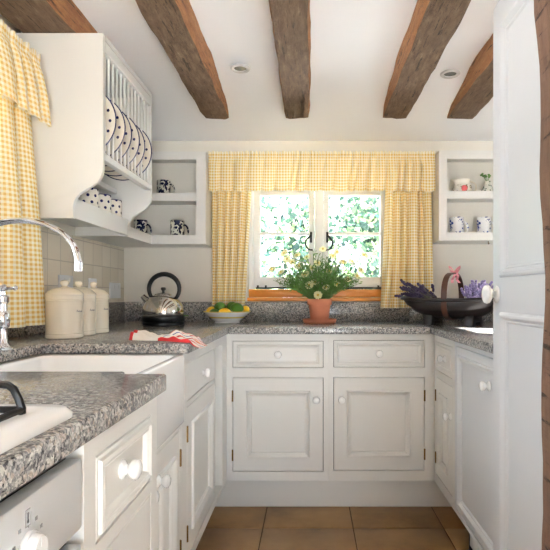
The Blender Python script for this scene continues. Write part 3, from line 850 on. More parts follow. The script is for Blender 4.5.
def right_shelf():
    r = thing('wall_shelf', 'cream open wall shelf unit right of the window, holding jug and mugs', 'shelf', (.707, YB-.002, 1.3586))
    W = XR-.004-.707; D = .198; zt = .493
    b = BM(); box(b, 0, W, -D+.018, 0, 0, .016); obj('bottom_board', b, 'paint', r)
    b = BM(); box(b, 0, W, -D+.018, 0, zt-.016, zt); obj('top_board', b, 'paint', r)
    b = BM(); box(b, .018, W-.018, -D+.018, -.012, .243, .259); obj('shelf', b, 'paint', r)
    for x in (0, W-.018):
        b = BM(); box(b, x, x+.018, -D+.018, 0, .016, zt-.016); obj('side_panel', b, 'paint', r)
    b = BM(); box(b, .018, W-.018, -.012, -.001, .016, zt-.016); obj('back_panel', b, 'wall', r)
    b = BM(); box(b, 0, .044, -D, -D+.0175, 0, zt); box(b, W-.044, W, -D, -D+.0175, 0, zt)
    for z0, z1 in ((0, .044), (.229, .272), (.447, zt)): box(b, .044, W-.044, -D, -D+.0175, z0, z1)
    obj('face_frame', b, 'paint', r, smooth=0)
    b = BM(); tube(b, [(.28, -D+.03, 0), (.28, -D+.03, -.012), (.28, -D+.022, -.018), (.28, -D+.014, -.012)], .002, 6); obj('cup_hook', b, 'brass', r)
right_shelf()
mug('mug', 'white mug with blue flowers on the lower right shelf, in full view', 'mug', (.832, 2.845, 1.3751), .040, .123, 0.0, 'blue_mug', 'blue and white mugs')
mug('mug', 'white mug with blue flowers beside the white door, partly cut off by it', 'mug', (.986, 2.845, 1.3751), .040, .123, 0.1, 'blue_mug', 'blue and white mugs')
def jug():
    r = thing('milk_jug', 'cream jug painted with a pink rose on the upper right shelf', 'jug', (.862, 2.842, 1.6181))
    b = BM(); seg = 32; P = [(0, 0), (.038, 0), (.040, .004), (.053, .02), (.056, .036), (.050, .056), (.041, .068), (.040, .078), (.044, .092), (.042, .092), (.038, .078), (.038, .07), (.046, .056), (.05, .036), (.045, .018), (0, .006)]
    lathe(b, P, seg)
    for v in b.verts:
        if v.co.z > .066 and v.co.x < 0 and abs(v.co.y) < .02:
            k = (1-abs(v.co.y)/.02)*(v.co.z-.066)/.026; v.co.x -= .022*k; v.co.z += .004*k
    obj('jug_body', b, 'jug', r, smooth=60)
    b = BM(); pts = []
    for k in range(13):
        a = -PI*.5+k*PI/12; pts.append((.044+.034*max(0, math.cos(a)), 0, .053+.031*math.sin(a)))
    tube(b, pts, .005, 8); obj('handle', b, 'canister', r, smooth=60)
    r = thing('bud_vase', 'small pale vase with green sprigs at the upper shelf edge by the white door', 'vase', (1.005, 2.842, 1.6181))
    b = BM(); lathe(b, [(0, 0), (.02, 0), (.034, .015), (.036, .032), (.025, .055), (.014, .07), (.018, .085), (.015, .085), (.011, .07), (0, .06)], 24); obj('vase_body', b, 'vase', r, smooth=60)
    b = BM()
    for k in range(5):
        a = k*1.25; e = Vector((.022*math.cos(a)-.008, .02*math.sin(a), .115+.006*(k % 3)))
        tube(b, [(0, 0, .07), (e.x*.4, e.y*.4, .095), e], .0015, 5)
        for q in range(3): blob(b, e+Vector((R.uniform(-.006, .006), R.uniform(-.006, .006), R.uniform(-.006, .004))), .007, .006, .005, 0, 8, 6)
    obj('sprig', b, 'leaf', r)
jug()

# ------------------------------------------------------------------ curtains
def cloth(name, fn, ns, nv, width, height, label=None, cat=None, group=None, parent=None, head=0):
    """fn(s, v) -> Vector, s 0..1 across, v 0..1 from top down"""
    b = BM(); uvl = b.loops.layers.uv.new('UVMap')
    g = [[b.verts.new(fn(i/ns, j/nv)) for j in range(nv+1)] for i in range(ns+1)]
    uv = {}; arc = 0
    for i in range(ns+1):
        if i:
            arc += (fn(i/ns, .6)-fn((i-1)/ns, .6)).length
        for j in range(nv+1): uv[g[i][j]] = (arc, j/nv*height)
    for i in range(ns):
        for j in range(nv):
            f = b.faces.new((g[i][j], g[i][j+1], g[i+1][j+1], g[i+1][j]))
            for l in f.loops: l[uvl].uv = uv[l.vert]
    o = obj(name, b, 'gingham', smooth=180, recalc=False)
    if label: tag(o, label, cat, group)
    return o
def folds(seed, n):
    """broad rounded pleats with narrow valleys between them, 0..1"""
    rr = random.Random(seed); pts = [0]
    for k in range(n): pts.append(pts[-1]+rr.uniform(.55, 1.5))
    tot = pts[-1]; amp = [rr.uniform(.6, 1.0) for _ in range(n)]; ex = [rr.uniform(.4, .8) for _ in range(n)]
    def f(s):
        x = min(max(s, 0), .99999)*tot
        for k in range(n):
            if x <= pts[k+1]:
                u = (x-pts[k])/(pts[k+1]-pts[k])
                return amp[k]*max(0, math.sin(PI*u))**ex[k]
        return 0
    return f
def hang(axis, c0, c1, plane, z0, z1, seed, n, amp, flare=(0, 0), ruffle=0, hemwave=0, sgn=1):
    f = folds(seed, n); f2 = folds(seed+50, n*3)
    def fn(s, v):
        a = c0+(c1-c0)*s+(flare[0]*(1-s)+flare[1]*s)*v**1.3
        s2 = s+.012*math.sin(v*2.2+seed)*math.sin(PI*s)
        aa = amp*(.45+.55*min(1, v*1.8))
        d = f(s2)*aa
        if ruffle:
            hv = ruffle/(z1-z0)
            if v < hv: d = d*.35+f2(s)*.010*(1-v/hv*.75)
            elif v < hv*2.5: d = d*(.35+.65*(v-hv)/(hv*1.5))+f2(s)*.0025
        z = z1-(z1-z0)*v-hemwave*f(s2)*v+(.011*f2(s) if ruffle and v == 0 else 0)
        p = plane+sgn*d
        return Vector((a, p, z)) if axis == 'x' else Vector((p, a, z))
    return fn
VT = 1.862
ct = 'yellow gingham window dressing'
cloth('curtain', hang('x', -.566, -.335, 2.895, 1.0, 1.80, 3, 6, .062, (0, -.04), sgn=-1), 220, 40, .62, .8, 'yellow gingham curtain hanging left of the back window behind the fruit bowl', 'curtain', ct)
cloth('curtain', hang('x', .436, .699, 2.895, .985, 1.80, 9, 6, .062, (-.03, .012), sgn=-1), 220, 40, .62, .8, 'yellow gingham curtain hanging right of the back window behind the dark trug', 'curtain', ct)
cloth('valance', hang('x', -.5695, .7035, 2.815, 1.648, VT-.006, 5, 20, .036, (0, .0), .026, .016, sgn=-1), 640, 26, 2.3, .22, 'gathered yellow gingham valance across the top of the back window', 'valance', ct)
b = BM(); tube(b, [(-.566, 2.84, 1.83), (.700, 2.84, 1.83)], .006, 10); 
for x in (-.564, .698): tube(b, [(x, 2.84, 1.83), (x, 2.9497, 1.83)], .004, 8)
tag(obj('curtain_rail', b, 'pvc'), 'thin white curtain rail behind the back window valance', 'curtain rail')
cloth('curtain', hang('y', 1.42, 1.755, -.985, .955, 1.80, 14, 4, .055, (-.03, .085)), 220, 40, .62, .85, 'long yellow gingham curtain on the left wall behind the chrome tap', 'curtain', ct)
cloth('valance', hang('y', .60, 1.725, -.930, 1.655, 1.872, 11, 13, .042, (0, .05), .024, .010), 420, 26, 2.2, .22, 'gathered yellow gingham valance on the left wall beside the plate rack', 'valance', ct)
b = BM(); tube(b, [(-.945, .55, 1.845), (-.945, 1.73, 1.845)], .006, 10)
for y in (.56, 1.72): tube(b, [(-.945, y, 1.845), (XL+.0005, y, 1.845)], .004, 8)
tag(obj('curtain_rail', b, 'pvc'), 'white curtain rail behind the left wall valance', 'curtain rail')

# ------------------------------------------------------------------ canisters, sockets
for k, (x, y, r, l) in enumerate(((-.880, 1.800, .063, 'cream lidded storage jar nearest the sink, the front one of three'), (-.888, 1.930, .0605, 'cream lidded storage jar between the two others on the left worktop'), (-.886, 2.055, .0595, 'cream lidded storage jar nearest the kettle, the rearmost of three'))):
    t = thing('storage_jar', l, 'jar', (x, y, ZW1), 0, 'cream storage jars')
    s = r/.06
    b = BM(); lathe(b, [(0, .0005), (.056*s, .0005), (.06*s, .004), (.06*s, .014), (.0585*s, .017), (.060*s, .020), (.0585*s, .024), (.059*s, .13), (.0605*s, .134), (.059*s, .138), (.0605*s, .142), (.059*s, .146), (.06*s, .150), (.059*s, .153), (0, .153)], 40)
    obj('jar_body', b, 'canister', t, smooth=40)
    b = BM(); lathe(b, [(0, .1535), (.0605*s, .1535), (.0615*s, .157), (.058*s, .163), (.046*s, .174), (.030*s, .1805), (.013*s, .183), (.009*s, .186), (.009*s, .189), (.0125*s, .193), (.0145*s, .199), (.0125*s, .205), (.006*s, .2085), (0, .209)], 36)
    obj('lid', b, 'canister', t, smooth=40)
    b = BM()
    for q in range(3):      # small faded lettering, too small to read
        a = math.radians(-22+9*q); rr_ = .0592*s
        p = Vector((rr_*math.cos(a), rr_*math.sin(a), .098)); tn = Vector((-math.sin(a), math.cos(a), 0))
        pts = [p-tn*.004+Vector((0, 0, -.003)), p-tn*.001+Vector((0, 0, .005 if q == 0 else .002)), p+tn*.002+Vector((0, 0, -.003)), p+tn*.005+Vector((0, 0, .0))]
        tube(b, pts, .0007, 5)
    obj('faded_lettering', b, 'ink', t)
for k, (y, z, w, l) in enumerate(((2.235, 1.105, .125, 'white wall socket behind the front storage jar'), (2.51, 1.10, .085, 'white wall socket behind the rearmost storage jar'), (2.80, 1.085, .145, 'white double wall socket on the tiles nearest the kettle'))):
    t = thing('wall_socket', l, 'socket', (XL+.0075, y, z), PI/2, 'white wall sockets')
    b = BM(); box(b, -w/2, w/2, -.010, 0, -.043, .043, 0, .003); obj('cover_plate', b, 'socket', t)
    b = BM()
    b.free()
    for q in ((-.03, .03) if w > .1 else (0,)):
        b = BM(); box(b, q-.006, q+.006, -.0125, -.0102, .012, .03, 0, .001); obj('switch', b, 'enamel', t)

# ------------------------------------------------------------------ kettle
def kettle():
    r = thing('electric_kettle', 'polished steel dome kettle with black ring handle on a black base', 'kettle', (-.752, 2.575, ZW1), 0)
    b = BM(); lathe(b, [(0, .0005), (.098, .0005), (.104, .004), (.104, .016), (.100, .020), (0, .020)], 40); obj('power_base', b, 'black', r)
    b = BM(); lathe(b, [(0, .0205), (.103, .0205), (.106, .025), (.106, .05), (.103, .055), (0, .055)], 40); 
    lathe(b, [(.1062, .0305), (.1068, .0305), (.1068, .0325), (.1062, .0325)], 40); bd = obj('collar', b, 'black', r)
    b = BM(); lathe(b, [(0, .0555), (.1035, .0555), (.105, .060), (.104, .075), (.099, .098), (.088, .122), (.071, .141), (.054, .151), (.050, .153), (.048, .151), (0, .151)], 48); obj('dome', b, 'steel', r, smooth=50)
    b = BM(); lathe(b, [(.046, .1515), (.044, .158), (.030, .165), (.012, .168), (0, .168)], 32); ld = obj('lid', b, 'steel', r, smooth=50)
    b = BM(); lathe(b, [(0, .1682), (.007, .1682), (.007, .176), (.012, .182), (.0135, .188), (.011, .194), (0, .197)], 20); obj('lid_knob', b, 'black', ld)
    b = BM(); tube(b, [(-.078, 0, .122), (-.094, 0, .137), (-.106, 0, .150)], [.020, .016, .014], 18); obj('spout', b, 'steel', r, smooth=50)
    b = BM(); pts = []
    for k in range(25):
        a = math.radians(-38+k*256/24); pts.append((.004+.078*math.cos(a), 0, .186+.076*math.sin(a)))
    tube(b, pts, [.0095+.003*math.sin(PI*k/24) for k in range(25)], 12); obj('handle', b, 'black', r, smooth=60)
    b = BM(); box(b, .103, .128, -.008, .008, .046, .052, 0, .002); obj('power_switch', b, 'leaf', r, label='small greenish switch tab')
kettle()

# ------------------------------------------------------------------ fruit bowl
def bowl():
    cx, cy = -.458, 2.775
    b = BM(); lathe(b, [(0, .0005), (.066, .0005), (.070, .004), (.066, .010), (.072, .014), (.095, .032), (.118, .054), (.130, .0635), (.131, .066), (.128, .0665), (.112, .055), (.088, .034), (.06, .019), (0, .016)], 48)
    o = obj('fruit_bowl', b, 'bowl', None, (cx, cy, ZW1), 0, 60)
    tag(o, 'white bowl with yellow bands, filled with limes and lemons, beside the left curtain', 'bowl')
    def fruit(kind, x, y, z, rx, rz, ang, label):
        b = BM(); tb = bmesh.new(); bmesh.ops.create_uvsphere(tb, u_segments=24, v_segments=16, radius=1)
        for v in tb.verts:
            q = v.co.copy(); e = max(0, abs(q.x)-.82)/.18
            v.co = Vector((q.x*rx*(1+.10*e), q.y*rz, q.z*rz))
        merge(b, tb, 0)
        o = obj(kind, b, kind, None, (cx+x, cy+y, ZW1+z), 0, 180); o.rotation_euler = (0, R.uniform(-.2, .2), ang)
        tag(o, label, kind, 'fruit in the white bowl')
    fruit('lemon', -.082, -.005, .068, .030, .024, .5, 'lemon at the far left of the fruit bowl')
    fruit('lime', -.060, -.058, .060, .026, .021, .1, 'small low lime at the left front edge of the fruit bowl')
    fruit('lemon', .002, -.076, .062, .033, .022, -.1, 'lemon lying at the front rim below the limes')
    fruit('lime', -.036, -.012, .088, .031, .029, .3, 'leftmost of the three big limes on top of the fruit bowl')
    fruit('lime', .022, .028, .090, .030, .028, -.4, 'middle one of the three big limes, set farther back')
    fruit('lime', .058, -.022, .083, .034, .030, .2, 'rightmost of the three big limes on top of the fruit bowl')
    fruit('lemon', .098, .022, .074, .027, .022, 1.2, 'lemon peeping out at the right edge of the fruit bowl')
bowl()

# ------------------------------------------------------------------ potted daisy
def petal_flower(b, c, nrm, rad):
    nrm = nrm.normalized(); t = nrm.cross(Vector((0, 0, 1)) if abs(nrm.z) < .9 else Vector((1, 0, 0))).normalized(); u = nrm.cross(t)
    n = 11
    for k in range(n):
        a = 2*PI*k/n+R.uniform(-.08, .08); d = t*math.cos(a)+u*math.sin(a); s = nrm.cross(d)
        w = rad*.27; L = rad*R.uniform(.9, 1.05); up = nrm*rad
        ps = [c+d*rad*.2, c+d*L*.55+s*w+up*.06, c+d*L*.92+s*w*.7, c+d*L+up*-.05, c+d*L*.92-s*w*.7, c+d*L*.55-s*w+up*.06]
        vs = [b.verts.new(p) for p in ps]; b.faces.new(vs)
def daisy():
    px, py = .052, 2.745
    b = BM(); lathe(b, [(0, .0005), (.078, .0005), (.088, .004), (.093, .022), (.0925, .0245), (.089, .0235), (.083, .009), (0, .008)], 40)
    tag(obj('plant_saucer', b, 'terracotta', None, (px, py, ZW1), 0, 50), 'terracotta saucer under the potted daisy', 'saucer')
    r = thing('potted_daisy', 'terracotta pot of pale yellow daisies with bushy green leaves before the window', 'potted plant', (px, py, ZW1+.009))
    b = BM(); lathe(b, [(0, 0), (.046, 0), (.048, .003), (.060, .092), (.0665, .093), (.068, .097), (.069, .122), (.067, .125), (.062, .124), (.059, .105), (0, .103)], 40); obj('flowerpot', b, 'terracotta', r, smooth=40)
    b = BM(); lathe(b, [(.0585, .104), (.04, .110), (0, .112)], 24); obj('soil', b, 'soil', r)
    b = BM(); c0 = Vector((0, 0, .11))
    tips = []
    for k in range(240):
        a = R.uniform(0, 2*PI); sp = R.uniform(.0, 1)**.6
        ln = R.uniform(.16, .27)*(1-.05*sp)
        out = Vector((math.cos(a)*1.15, math.sin(a)*.85, 0)); tilt = sp**1.25*1.06
        d = Vector((out.x*math.sin(tilt), out.y*math.sin(tilt), math.cos(tilt)))
        p0 = c0+Vector((out.x, out.y, 0))*R.uniform(0, .04); p1 = p0+d*ln*.55+Vector((0, 0, .012)); p2 = p0+d*ln+Vector((0, 0, -.012*sp))
        if p2.y > .13: p2.y = .13
        tube(b, [p0, p1, p2], [.0016, .0013, .0008], 4, 1)
        nl = 16
        for q in range(nl):
            u = .25+.75*q/(nl-1); p = p0.lerp(p1, u*2) if u < .5 else p1.lerp(p2, u*2-1)
            dd = Vector((R.gauss(0, 1), R.gauss(0, 1), R.gauss(.3, 1))).normalized(); dd = (dd+d*1.0).normalized()
            L = R.uniform(.014, .026); s = dd.cross(Vector((R.uniform(-1, 1), R.uniform(-1, 1), R.uniform(-1, 1)))).normalized()*R.uniform(.0022, .0036)
            vs = [b.verts.new(p), b.verts.new(p+dd*L*.5+s), b.verts.new(p+dd*L), b.verts.new(p+dd*L*.5-s)]; b.faces.new(vs).material_index = 0
    fo = obj('foliage', b, ['leaf', 'stem'], r, smooth=0, recalc=False)
    # flower heads, metres from the foot of the pot
    heads = [
        (-0.26, 0.0, 0.288), (-0.179, 0.018, 0.344), (-0.15, -0.009, 0.326), (-0.123, 0.009, 0.365), (-0.069, 0.027, 0.356), (-0.009, -0.018, 0.32),
        (0.019, 0.0, 0.398), (0.075, 0.027, 0.361), (0.097, 0.018, 0.383), (0.128, -0.009, 0.326), (-0.21, -0.018, 0.271), (-0.041, 0.0, 0.294),
        (-0.025, -0.077, 0.215), (0.033, -0.081, 0.188), (-0.01, -0.09, 0.146), (0.092, -0.063, 0.205), (0.154, -0.027, 0.233), (0.18, 0.027, 0.328),
        (0.229, 0.018, 0.284), (0.205, 0.0, 0.25), (-0.079, -0.036, 0.259), (0.051, -0.027, 0.276), (-0.113, 0.036, 0.307), (0.246, 0.027, 0.367),
        (-0.057, -0.081, 0.199), (-0.195, 0.018, 0.377),
    ]
    for c in map(Vector, heads):
        if c.y < -.05 and c.z < .17: nn = Vector((c.x*1.5, -1, .35))
        else: nn = Vector((c.x*2+R.uniform(-.2, .2), -.75+R.uniform(-.3, .2), .6))
        b = BM(); petal_flower(b, c, nn, R.uniform(.0195, .026)); f = obj('flower', b, 'petal', r, smooth=0, recalc=False)
        b = BM(); q = nn.normalized().to_track_quat('Z', 'Y').to_matrix().to_4x4(); q.translation = c+nn.normalized()*.0005
        lathe(b, [(.0062, 0), (.0055, .0028), (.003, .0042), (0, .0045)], 12, q); obj('flower_centre', b, 'disc', f, label='yellow flower centre')
        b = BM(); base = Vector((c.x*.35, c.y*.35, .15 if c.z > .2 else .12)); tube(b, [base, (base+c)/2+Vector((0, 0, .015)), c-nn.normalized()*.001], .0012, 5); obj('flower_stem', b, 'stem', f)
daisy()

# ------------------------------------------------------------------ trug with lavender
def trug():
    cx, cy, rz = .738, 2.59, -.60
    r = thing('garden_trug', 'dark stained wooden trug with hoop handle and pink ribbon on the right worktop', 'basket', (cx, cy, ZW1), rz)
    L, W = .262, .132
    def hull(u, th, off):
        e = math.sqrt(max(0, 1-abs(u)**3.6)); zt = .128+.012*u*u
        wy = W*(.30+.70*e)
        dep = .086*(.25+.75*e)
        return Vector((L*u*(1-.20*math.sin(th)), -math.cos(th)*(wy+off), zt-math.sin(th)**.9*(dep+off) if math.sin(th) > 0 else zt))
    b = BM(); nb = 7; nu = 28
    for k in range(nb):
        t0 = PI*k/nb-.03; t1 = PI*(k+1)/nb+.05; t0 = max(0, t0); t1 = min(PI, t1)
        mid = (nb-1)/2; o0, o1 = (.0, .010) if k < mid else ((.010, .0) if k > mid else (.009, .009))
        gs = []
        for side in (0, 1):
            gs.append([[b.verts.new(hull(-1+2*i/nu, t0+(t1-t0)*j/3, (o0+(o1-o0)*j/3) - side*.004)) for j in range(4)] for i in range(nu+1)])
        for g in gs:
            for i in range(nu):
                for j in range(3): b.faces.new((g[i][j], g[i+1][j], g[i+1][j+1], g[i][j+1]))
        for j in (0, 3):
            for i in range(nu): b.faces.new((gs[0][i][j], gs[0][i+1][j], gs[1][i+1][j], gs[1][i][j]))
        for i in (0, nu):
            for j in range(3): b.faces.new((gs[0][i][j], gs[0][i][j+1], gs[1][i][j+1], gs[1][i][j]))
    obj('slatted_hull', b, 'trug', r, smooth=40)
    b = BM(); pts = []
    for k in range(48):
        a = 2*PI*k/48; u = math.cos(a); s = math.sin(a)
        u = math.copysign(abs(u)**.8, u)
        p = hull(u, 0.0 if s < 0 else PI, .004); 
        p.y = math.copysign(abs(p.y), s)*(min(1, abs(s)*3) if abs(u) > .96 else 1)
        pts.append((p.x, p.y, p.z))
    tube(b, pts, .0095, 8, 0, True); obj('rim', b, 'trug', r, smooth=60)
    b = BM(); hp = []
    for k in range(33):
        a = -PI/2+k*2*PI/33
        hp.append(a)
    # flat strap hoop: up one side, over, and under the hull
    sec = []
    for k in range(41):
        u = k/40; ang = u*2*PI
        y = -math.cos(ang)*(W+.012); s = math.sin(ang)
        n4 = (abs(math.cos(ang))**2.6+abs(s)**2.6)**(-1/2.6)
        y = -math.cos(ang)*n4*(W+.010); z = (.128+.142*s*n4) if s >= 0 else (.128+.102*s*n4)
        sec.append((y, z))
    sec = sec[:-1]; n = len(sec); hw = .014; inn = []; rings = []
    for (y, z) in sec:
        c = Vector((0, 0, .13)); d = Vector((0, y, z))-c; d.normalize()
        p = Vector((0, y, z)); q = p-d*.006
        rings.append([b.verts.new(p+Vector((hw, 0, 0))), b.verts.new(p-Vector((hw, 0, 0))), b.verts.new(q-Vector((hw, 0, 0))), b.verts.new(q+Vector((hw, 0, 0)))])
    for i in range(n):
        a, c = rings[i], rings[(i+1) % n]
        for k in range(4):
            f = b.faces.new((a[k], a[(k+1) % 4], c[(k+1) % 4], c[k])); f.material_index = 0
    obj('hoop_handle', b, 'trug_handle', r, smooth=40, label='brown wooden hoop handle')
    for sx in (-.105, .105):
        b = BM(); poly(b, [(-.085, .0008), (-.05, .0008), (-.035, .018), (.035, .018), (.05, .0008), (.085, .0008), (.075, .052), (-.075, .052)], sx-.022, sx+.022, .002, 0, 'x'); obj('foot', b, 'trug', r)
    b = BM()        # ribbon bow
    cz = .272
    for s, wv in ((1, .3), (-1, .1)):
        pts = [(0, -.01, cz), (s*.016, -.02, cz+.022), (s*.030, -.012, cz+.030), (s*.020, .0, cz+.008), (0, -.008, cz)]
        for i in range(len(pts)-1):
            a, c = Vector(pts[i]), Vector(pts[i+1]); w_ = Vector((0, .010, .006))
            b.faces.new([b.verts.new(a-w_), b.verts.new(c-w_), b.verts.new(c+w_), b.verts.new(a+w_)])
    for s in (.006, -.012):
        pts = [Vector((s*.3+.008, -.012, cz)), Vector((s+.01, -.022, cz-.02)), Vector((s*1.3+.004, -.016, cz-.038)), Vector((s*2+.012, -.022, cz-.055))]
        for a, c in zip(pts, pts[1:]):
            w_ = Vector((.007, .003, 0)); b.faces.new([b.verts.new(a-w_), b.verts.new(a+w_), b.verts.new(c+w_), b.verts.new(c-w_)])
    blob(b, (0, -.008, cz), .008, .008, .008, 0, 8, 6)
    tube(b, [(.016, -.0, cz-.006), (.016, -.0, cz+.004), (-.016, 0, cz+.004), (-.016, 0, cz-.006)], .003, 6)
    rb = obj('ribbon_bow', b, 'ribbon', r, smooth=0, recalc=False, label='pink ribbon bow'); rb.rotation_euler = (0, 0, .4); rb.location = (0, .02, .0)
    # lavender
    Rm = Matrix.Rotation(rz, 4, 'Z')
    def bunch(label, x, zc, dirv, nst, mat, Ls, spread):
        wl = Matrix.Translation((cx, cy, ZW1)) @ Rm @ Vector((x, 0, zc))
        t = thing('lavender_bunch', label, 'lavender', wl, rz, 'lavender in the trug')
        for k in range(nst):
            d = (Vector(dirv)+Vector((R.gauss(0, spread*.6), R.gauss(0, spread), R.gauss(0, spread*.75)))).normalized()
            p0 = Vector((R.uniform(-.03, .03), R.uniform(-.05, .05), R.uniform(-.008, .02))); ln = R.uniform(*Ls); p1 = p0+d*ln
            if p1.z < -.002: p1.z = R.uniform(0, .03)
            b = BM(); tube(b, [p0, p0.lerp(p1, .5), p1], .0012, 4)
            dd = (p1-p0).normalized(); nq = R.randint(5, 8)
            for q in range(nq):
                c = p1-dd*(.044*q/nq)+Vector((R.uniform(-.003, .003), R.uniform(-.003, .003), R.uniform(-.003, .003)))
                blob(b, c, .0072, .0072, .0072, 1, 6, 4)
            obj('lavender_stem', b, ['lav_stalk', mat], t, smooth=60)
    bunch('dark dried lavender bunch sticking out of the left end of the trug', -.12, .124, (-1, -.1, .50), 99, 'lav_dark', (.04, .165), .40)
    bunch('mauve lavender bunch at the right end of the trug by the door', .115, .120, (.35, .0, .95), 80, 'lav_light', (.03, .115), .62)
trug()

# ------------------------------------------------------------------ tea towel
def towel():
    b = BM(); uvl = b.loops.layers.uv.new('UVMap'); ns, nv = 80, 36
    def fn(s, v):
        x = -.618+.268*s; w = .045+.028*math.sin(s*PI)+.010*math.sin(s*9)
        yc = 1.76-.070*s+.02*math.sin(s*5)
        y = yc+(v-.5)*2*w
        hgt = .004+.025*abs(math.sin(v*PI*2.5+s*2.2))*(math.sin(PI*min(1, max(0, v)))**.5)*(.55+.45*math.sin(s*11+1))+.006*math.sin(s*17+v*9)**2
        z = ZW1+.0012+max(0, hgt)
        if v in (0, 1): z = ZW1+.0015
        ov = x+.398+.03*v
        if x > -.387:
            e = x+.387; z = max(z-e*.9, ZW1-.004-e*.4)
        return Vector((x, y, z))
    g = [[b.verts.new(fn(i/ns, j/nv)) for j in range(nv+1)] for i in range(ns+1)]
    for i in range(ns):
        for j in range(nv):
            f = b.faces.new((g[i][j], g[i+1][j], g[i+1][j+1], g[i][j+1]))
            for l, (a, c) in zip(f.loops, ((i, j), (i+1, j), (i+1, j+1), (i, j+1))): l[uvl].uv = (a/ns, c/nv)
    o = obj('tea_towel', b, 'towel', smooth=180, recalc=False)
    tag(o, 'crumpled red and white striped tea towel on the worktop before the kettle', 'tea towel')
towel()

# ------------------------------------------------------------------ open door and timber post
def door():
    XD = .530; y0, y1 = .83, 1.452; zt = 1.885
    root = link('door_1', None); root.location = (XD, y1, 0); root.rotation_euler = (0, 0, -PI/2); struct(root)
    W = y1-y0            # local x runs from the free edge towards the hinge
    b = BM()
    box(b, 0, .052, 0, .04, .01, zt); box(b, W-.09, W, 0, .04, .01, zt)
    for z0, z1 in ((.01, .20), (1.013, 1.108), (zt-.07, zt)): box(b, .052, W-.09, 0, .04, z0, z1)
    obj('door_frame', b, 'paint_white', root, smooth=0)
    for z0, z1 in ((.20, 1.013), (1.108, zt-.07)):
        b = BM(); rect_loft(b, .052, W-.09, z0, z1, [(0, -.03), (0, -.002), (.003, .003), (.008, .006), (.014, .006), (.019, .001), (.023, -.006), (.027, -.006), (.031, -.011)])
        obj('door_panel', b, 'paint_white', root, smooth=20)
    b = BM(); lathe(b, [(0, 0), (.024, 0), (.025, .003), (.021, .006), (.012, .009), (.0095, .015), (.010, .020), (.018, .025), (.0255, .033), (.027, .041), (.0245, .049), (.016, .055), (0, .057)], 28, Matrix.Translation((.030, 0, 1.062)) @ Matrix.Rotation(PI/2, 4, 'X') @ Matrix.Diagonal((1, 1, .72, 1)))
    obj('door_handle', b, 'porcelain', root, label='white porcelain door knob')
door()
b = BM(); rings = []
rr = random.Random(3)
nz = 50
for k in range(nz+1):
    z = .001+2.094*k/nz; x0 = .3475+.024*(1-(z/2.1))+.004*math.sin(z*7)+.003*math.sin(z*19); ring = []
    if k in (0,): pass
    for (dx, dy) in ((0, -.09), (0, -.045), (-.0, .0), (.004, .045), (.009, .06), (.05, .062), (.11, .06), (.15, .06), (.15, -.09), (.08, -.09)):
        ring.append(b.verts.new((x0+dx+rr.uniform(-.0012, .0012)-.44, dy+rr.uniform(-.001, .001), z)))
    rings.append(ring)
for a, c in zip(rings, rings[1:]):
    for i in range(len(a)): b.faces.new((a[i], a[(i+1) % len(a)], c[(i+1) % len(a)], c[i]))
b.faces.new(rings[0][::-1]); b.faces.new(rings[-1])
tag(obj('timber_post', b, 'post', None, (.44, .74, 0), 0, 40), 'upright weathered oak post at the right edge beside the white door', 'post')

# ------------------------------------------------------------------ garden outside
def shrub(label, x, y, h, w, d, nl, seed, lsz):
    rr = random.Random(seed)
    r = thing('garden_shrub', label, 'shrub', (x, y, -.1), 0, 'shrubs outside the window')
    b = BM()
    for k in range(26):
        a = rr.uniform(0, 6.28); e = Vector((math.cos(a)*w*rr.uniform(.3, 1), math.sin(a)*d*rr.uniform(.3, 1), h*rr.uniform(.55, 1)))
        m = Vector((e.x*.35, e.y*.35, e.z*.55)); tube(b, [(e.x*.08, e.y*.08, 0), m, e], [.018, .010, .004], 5)
        for q in range(3):
            s = m.lerp(e, rr.uniform(.2, .9)); tube(b, [s, s+Vector((rr.uniform(-.35, .35), rr.uniform(-.3, .1), rr.uniform(-.05, .25)))], [.005, .002], 4)
    obj('branches', b, 'bark', r, smooth=0)
    b = BM()
    cl = [Vector((rr.gauss(0, .48)*w, rr.gauss(0, .45)*d, h*rr.uniform(.3, 1.0))) for _ in range(60)]
    for k in range(nl):
        c = rr.choice(cl)+Vector((rr.gauss(0, .12), rr.gauss(0, .12), rr.gauss(0, .1)))
        dd = Vector((rr.gauss(0, 1), rr.gauss(0, 1), rr.gauss(0, 1))).normalized(); s = dd.cross(Vector((rr.gauss(0, 1), rr.gauss(0, 1), rr.gauss(0, 1)))).normalized()
        L = lsz*rr.uniform(.7, 1.3); w_ = L*.34
        b.faces.new([b.verts.new(c), b.verts.new(c+dd*L*.5+s*w_), b.verts.new(c+dd*L), b.verts.new(c+dd*L*.5-s*w_)])
    obj('foliage', b, 'hedge', r, smooth=0, recalc=False)
shrub('leafy garden shrub outside the left half of the window', -.85, 5.2, 2.75, .6, .5, 5600, 21, .085)
shrub('leafy garden shrub outside the right half of the window', .95, 5.3, 2.3, .6, .5, 5200, 22, .085)
shrub('pale garden shrub farther off behind the middle of the window', .05, 7.6, 2.6, 1.3, .6, 6000, 23, .11)
b = BM(); box(b, -6, 6, YB+T+.01, 10, -.4, .3); box(b, -9, XL-T-.1, YR-.12, YB+T, -.4, .3)
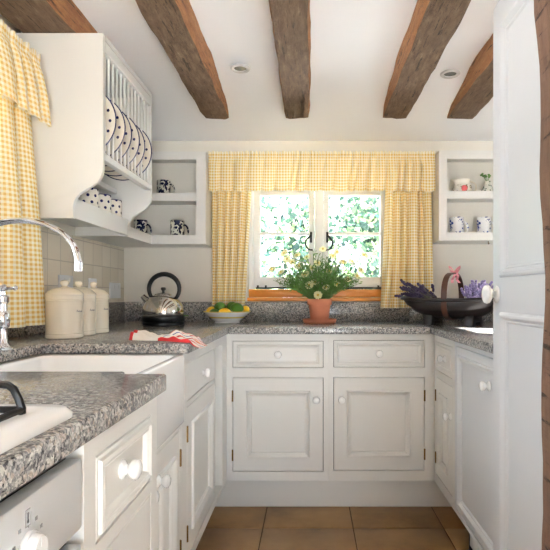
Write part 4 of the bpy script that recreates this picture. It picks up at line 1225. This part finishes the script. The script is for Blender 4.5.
struct(obj('bounce_ground', b, 'bounce_pale'))  # unseen ground made pale to reflect sun through the windows onto the ceiling

b = BM(); box(b, -7, 8, -11, YR-.125, -.25, -.06)
g = obj('rear_bounce_slab', b, 'bounce_pale'); struct(g)  # unseen reflector slab added to bounce sun through the rear opening
# ------------------------------------------------------------------ light
w = bpy.data.worlds.new('sky'); scn.world = w; w.use_nodes = True
nt = w.node_tree; bg = nt.nodes['Background']
bg.inputs['Color'].default_value = (.75, .87, 1.0, 1); bg.inputs['Strength'].default_value = 3.2
sun = bpy.data.lights.new('sun', 'SUN'); sun.energy = 58; sun.angle = math.radians(1.2); sun.color = (1.0, .99, .965)
so = link('sun', sun); so.rotation_euler = Vector((-.68, .30, -.67)).to_track_quat('-Z', 'Y').to_euler()
def portal(name, loc, d, sx, sy):
    a = bpy.data.lights.new(name, 'AREA'); a.shape = 'RECTANGLE'; a.size = sx; a.size_y = sy; a.cycles.is_portal = True
    o = link(name, a); o.location = loc; o.rotation_euler = Vector(d).to_track_quat('-Z', 'Y').to_euler()
portal('portal_back', (.053, 3.16, 1.4), (0, -1, 0), .84, .7)
portal('portal_left', (XL-.2, .92, 1.415), (1, 0, 0), 1.06, .78)
portal('portal_right', (XR+.11, 1.975, 1.31), (-1, 0, 0), .40, .38)
portal('portal_rear', (.45, YR-.1, .75), (0, 1, 0), 1.0, 1.5)

# ------------------------------------------------------------------ camera
cam = bpy.data.cameras.new('camera'); co = link('camera', cam)
co.location = (0, 0, 1.06); co.rotation_euler = (PI/2, 0, 0)
cam.sensor_width = 36; cam.lens = 36*502/550; cam.shift_x = -35/550; cam.shift_y = 20/550; cam.clip_start = .02
scn.camera = co
vs = scn.view_settings
vs.view_transform = 'Standard'; vs.look = 'None'; vs.gamma = 1; vs.use_curve_mapping = False; vs.exposure = 1.5
scn.cycles.max_bounces = 12; scn.cycles.diffuse_bounces = 8; scn.cycles.transparent_max_bounces = 12
scn.cycles.use_denoising = True
scn.cycles.sample_clamp_indirect = 6
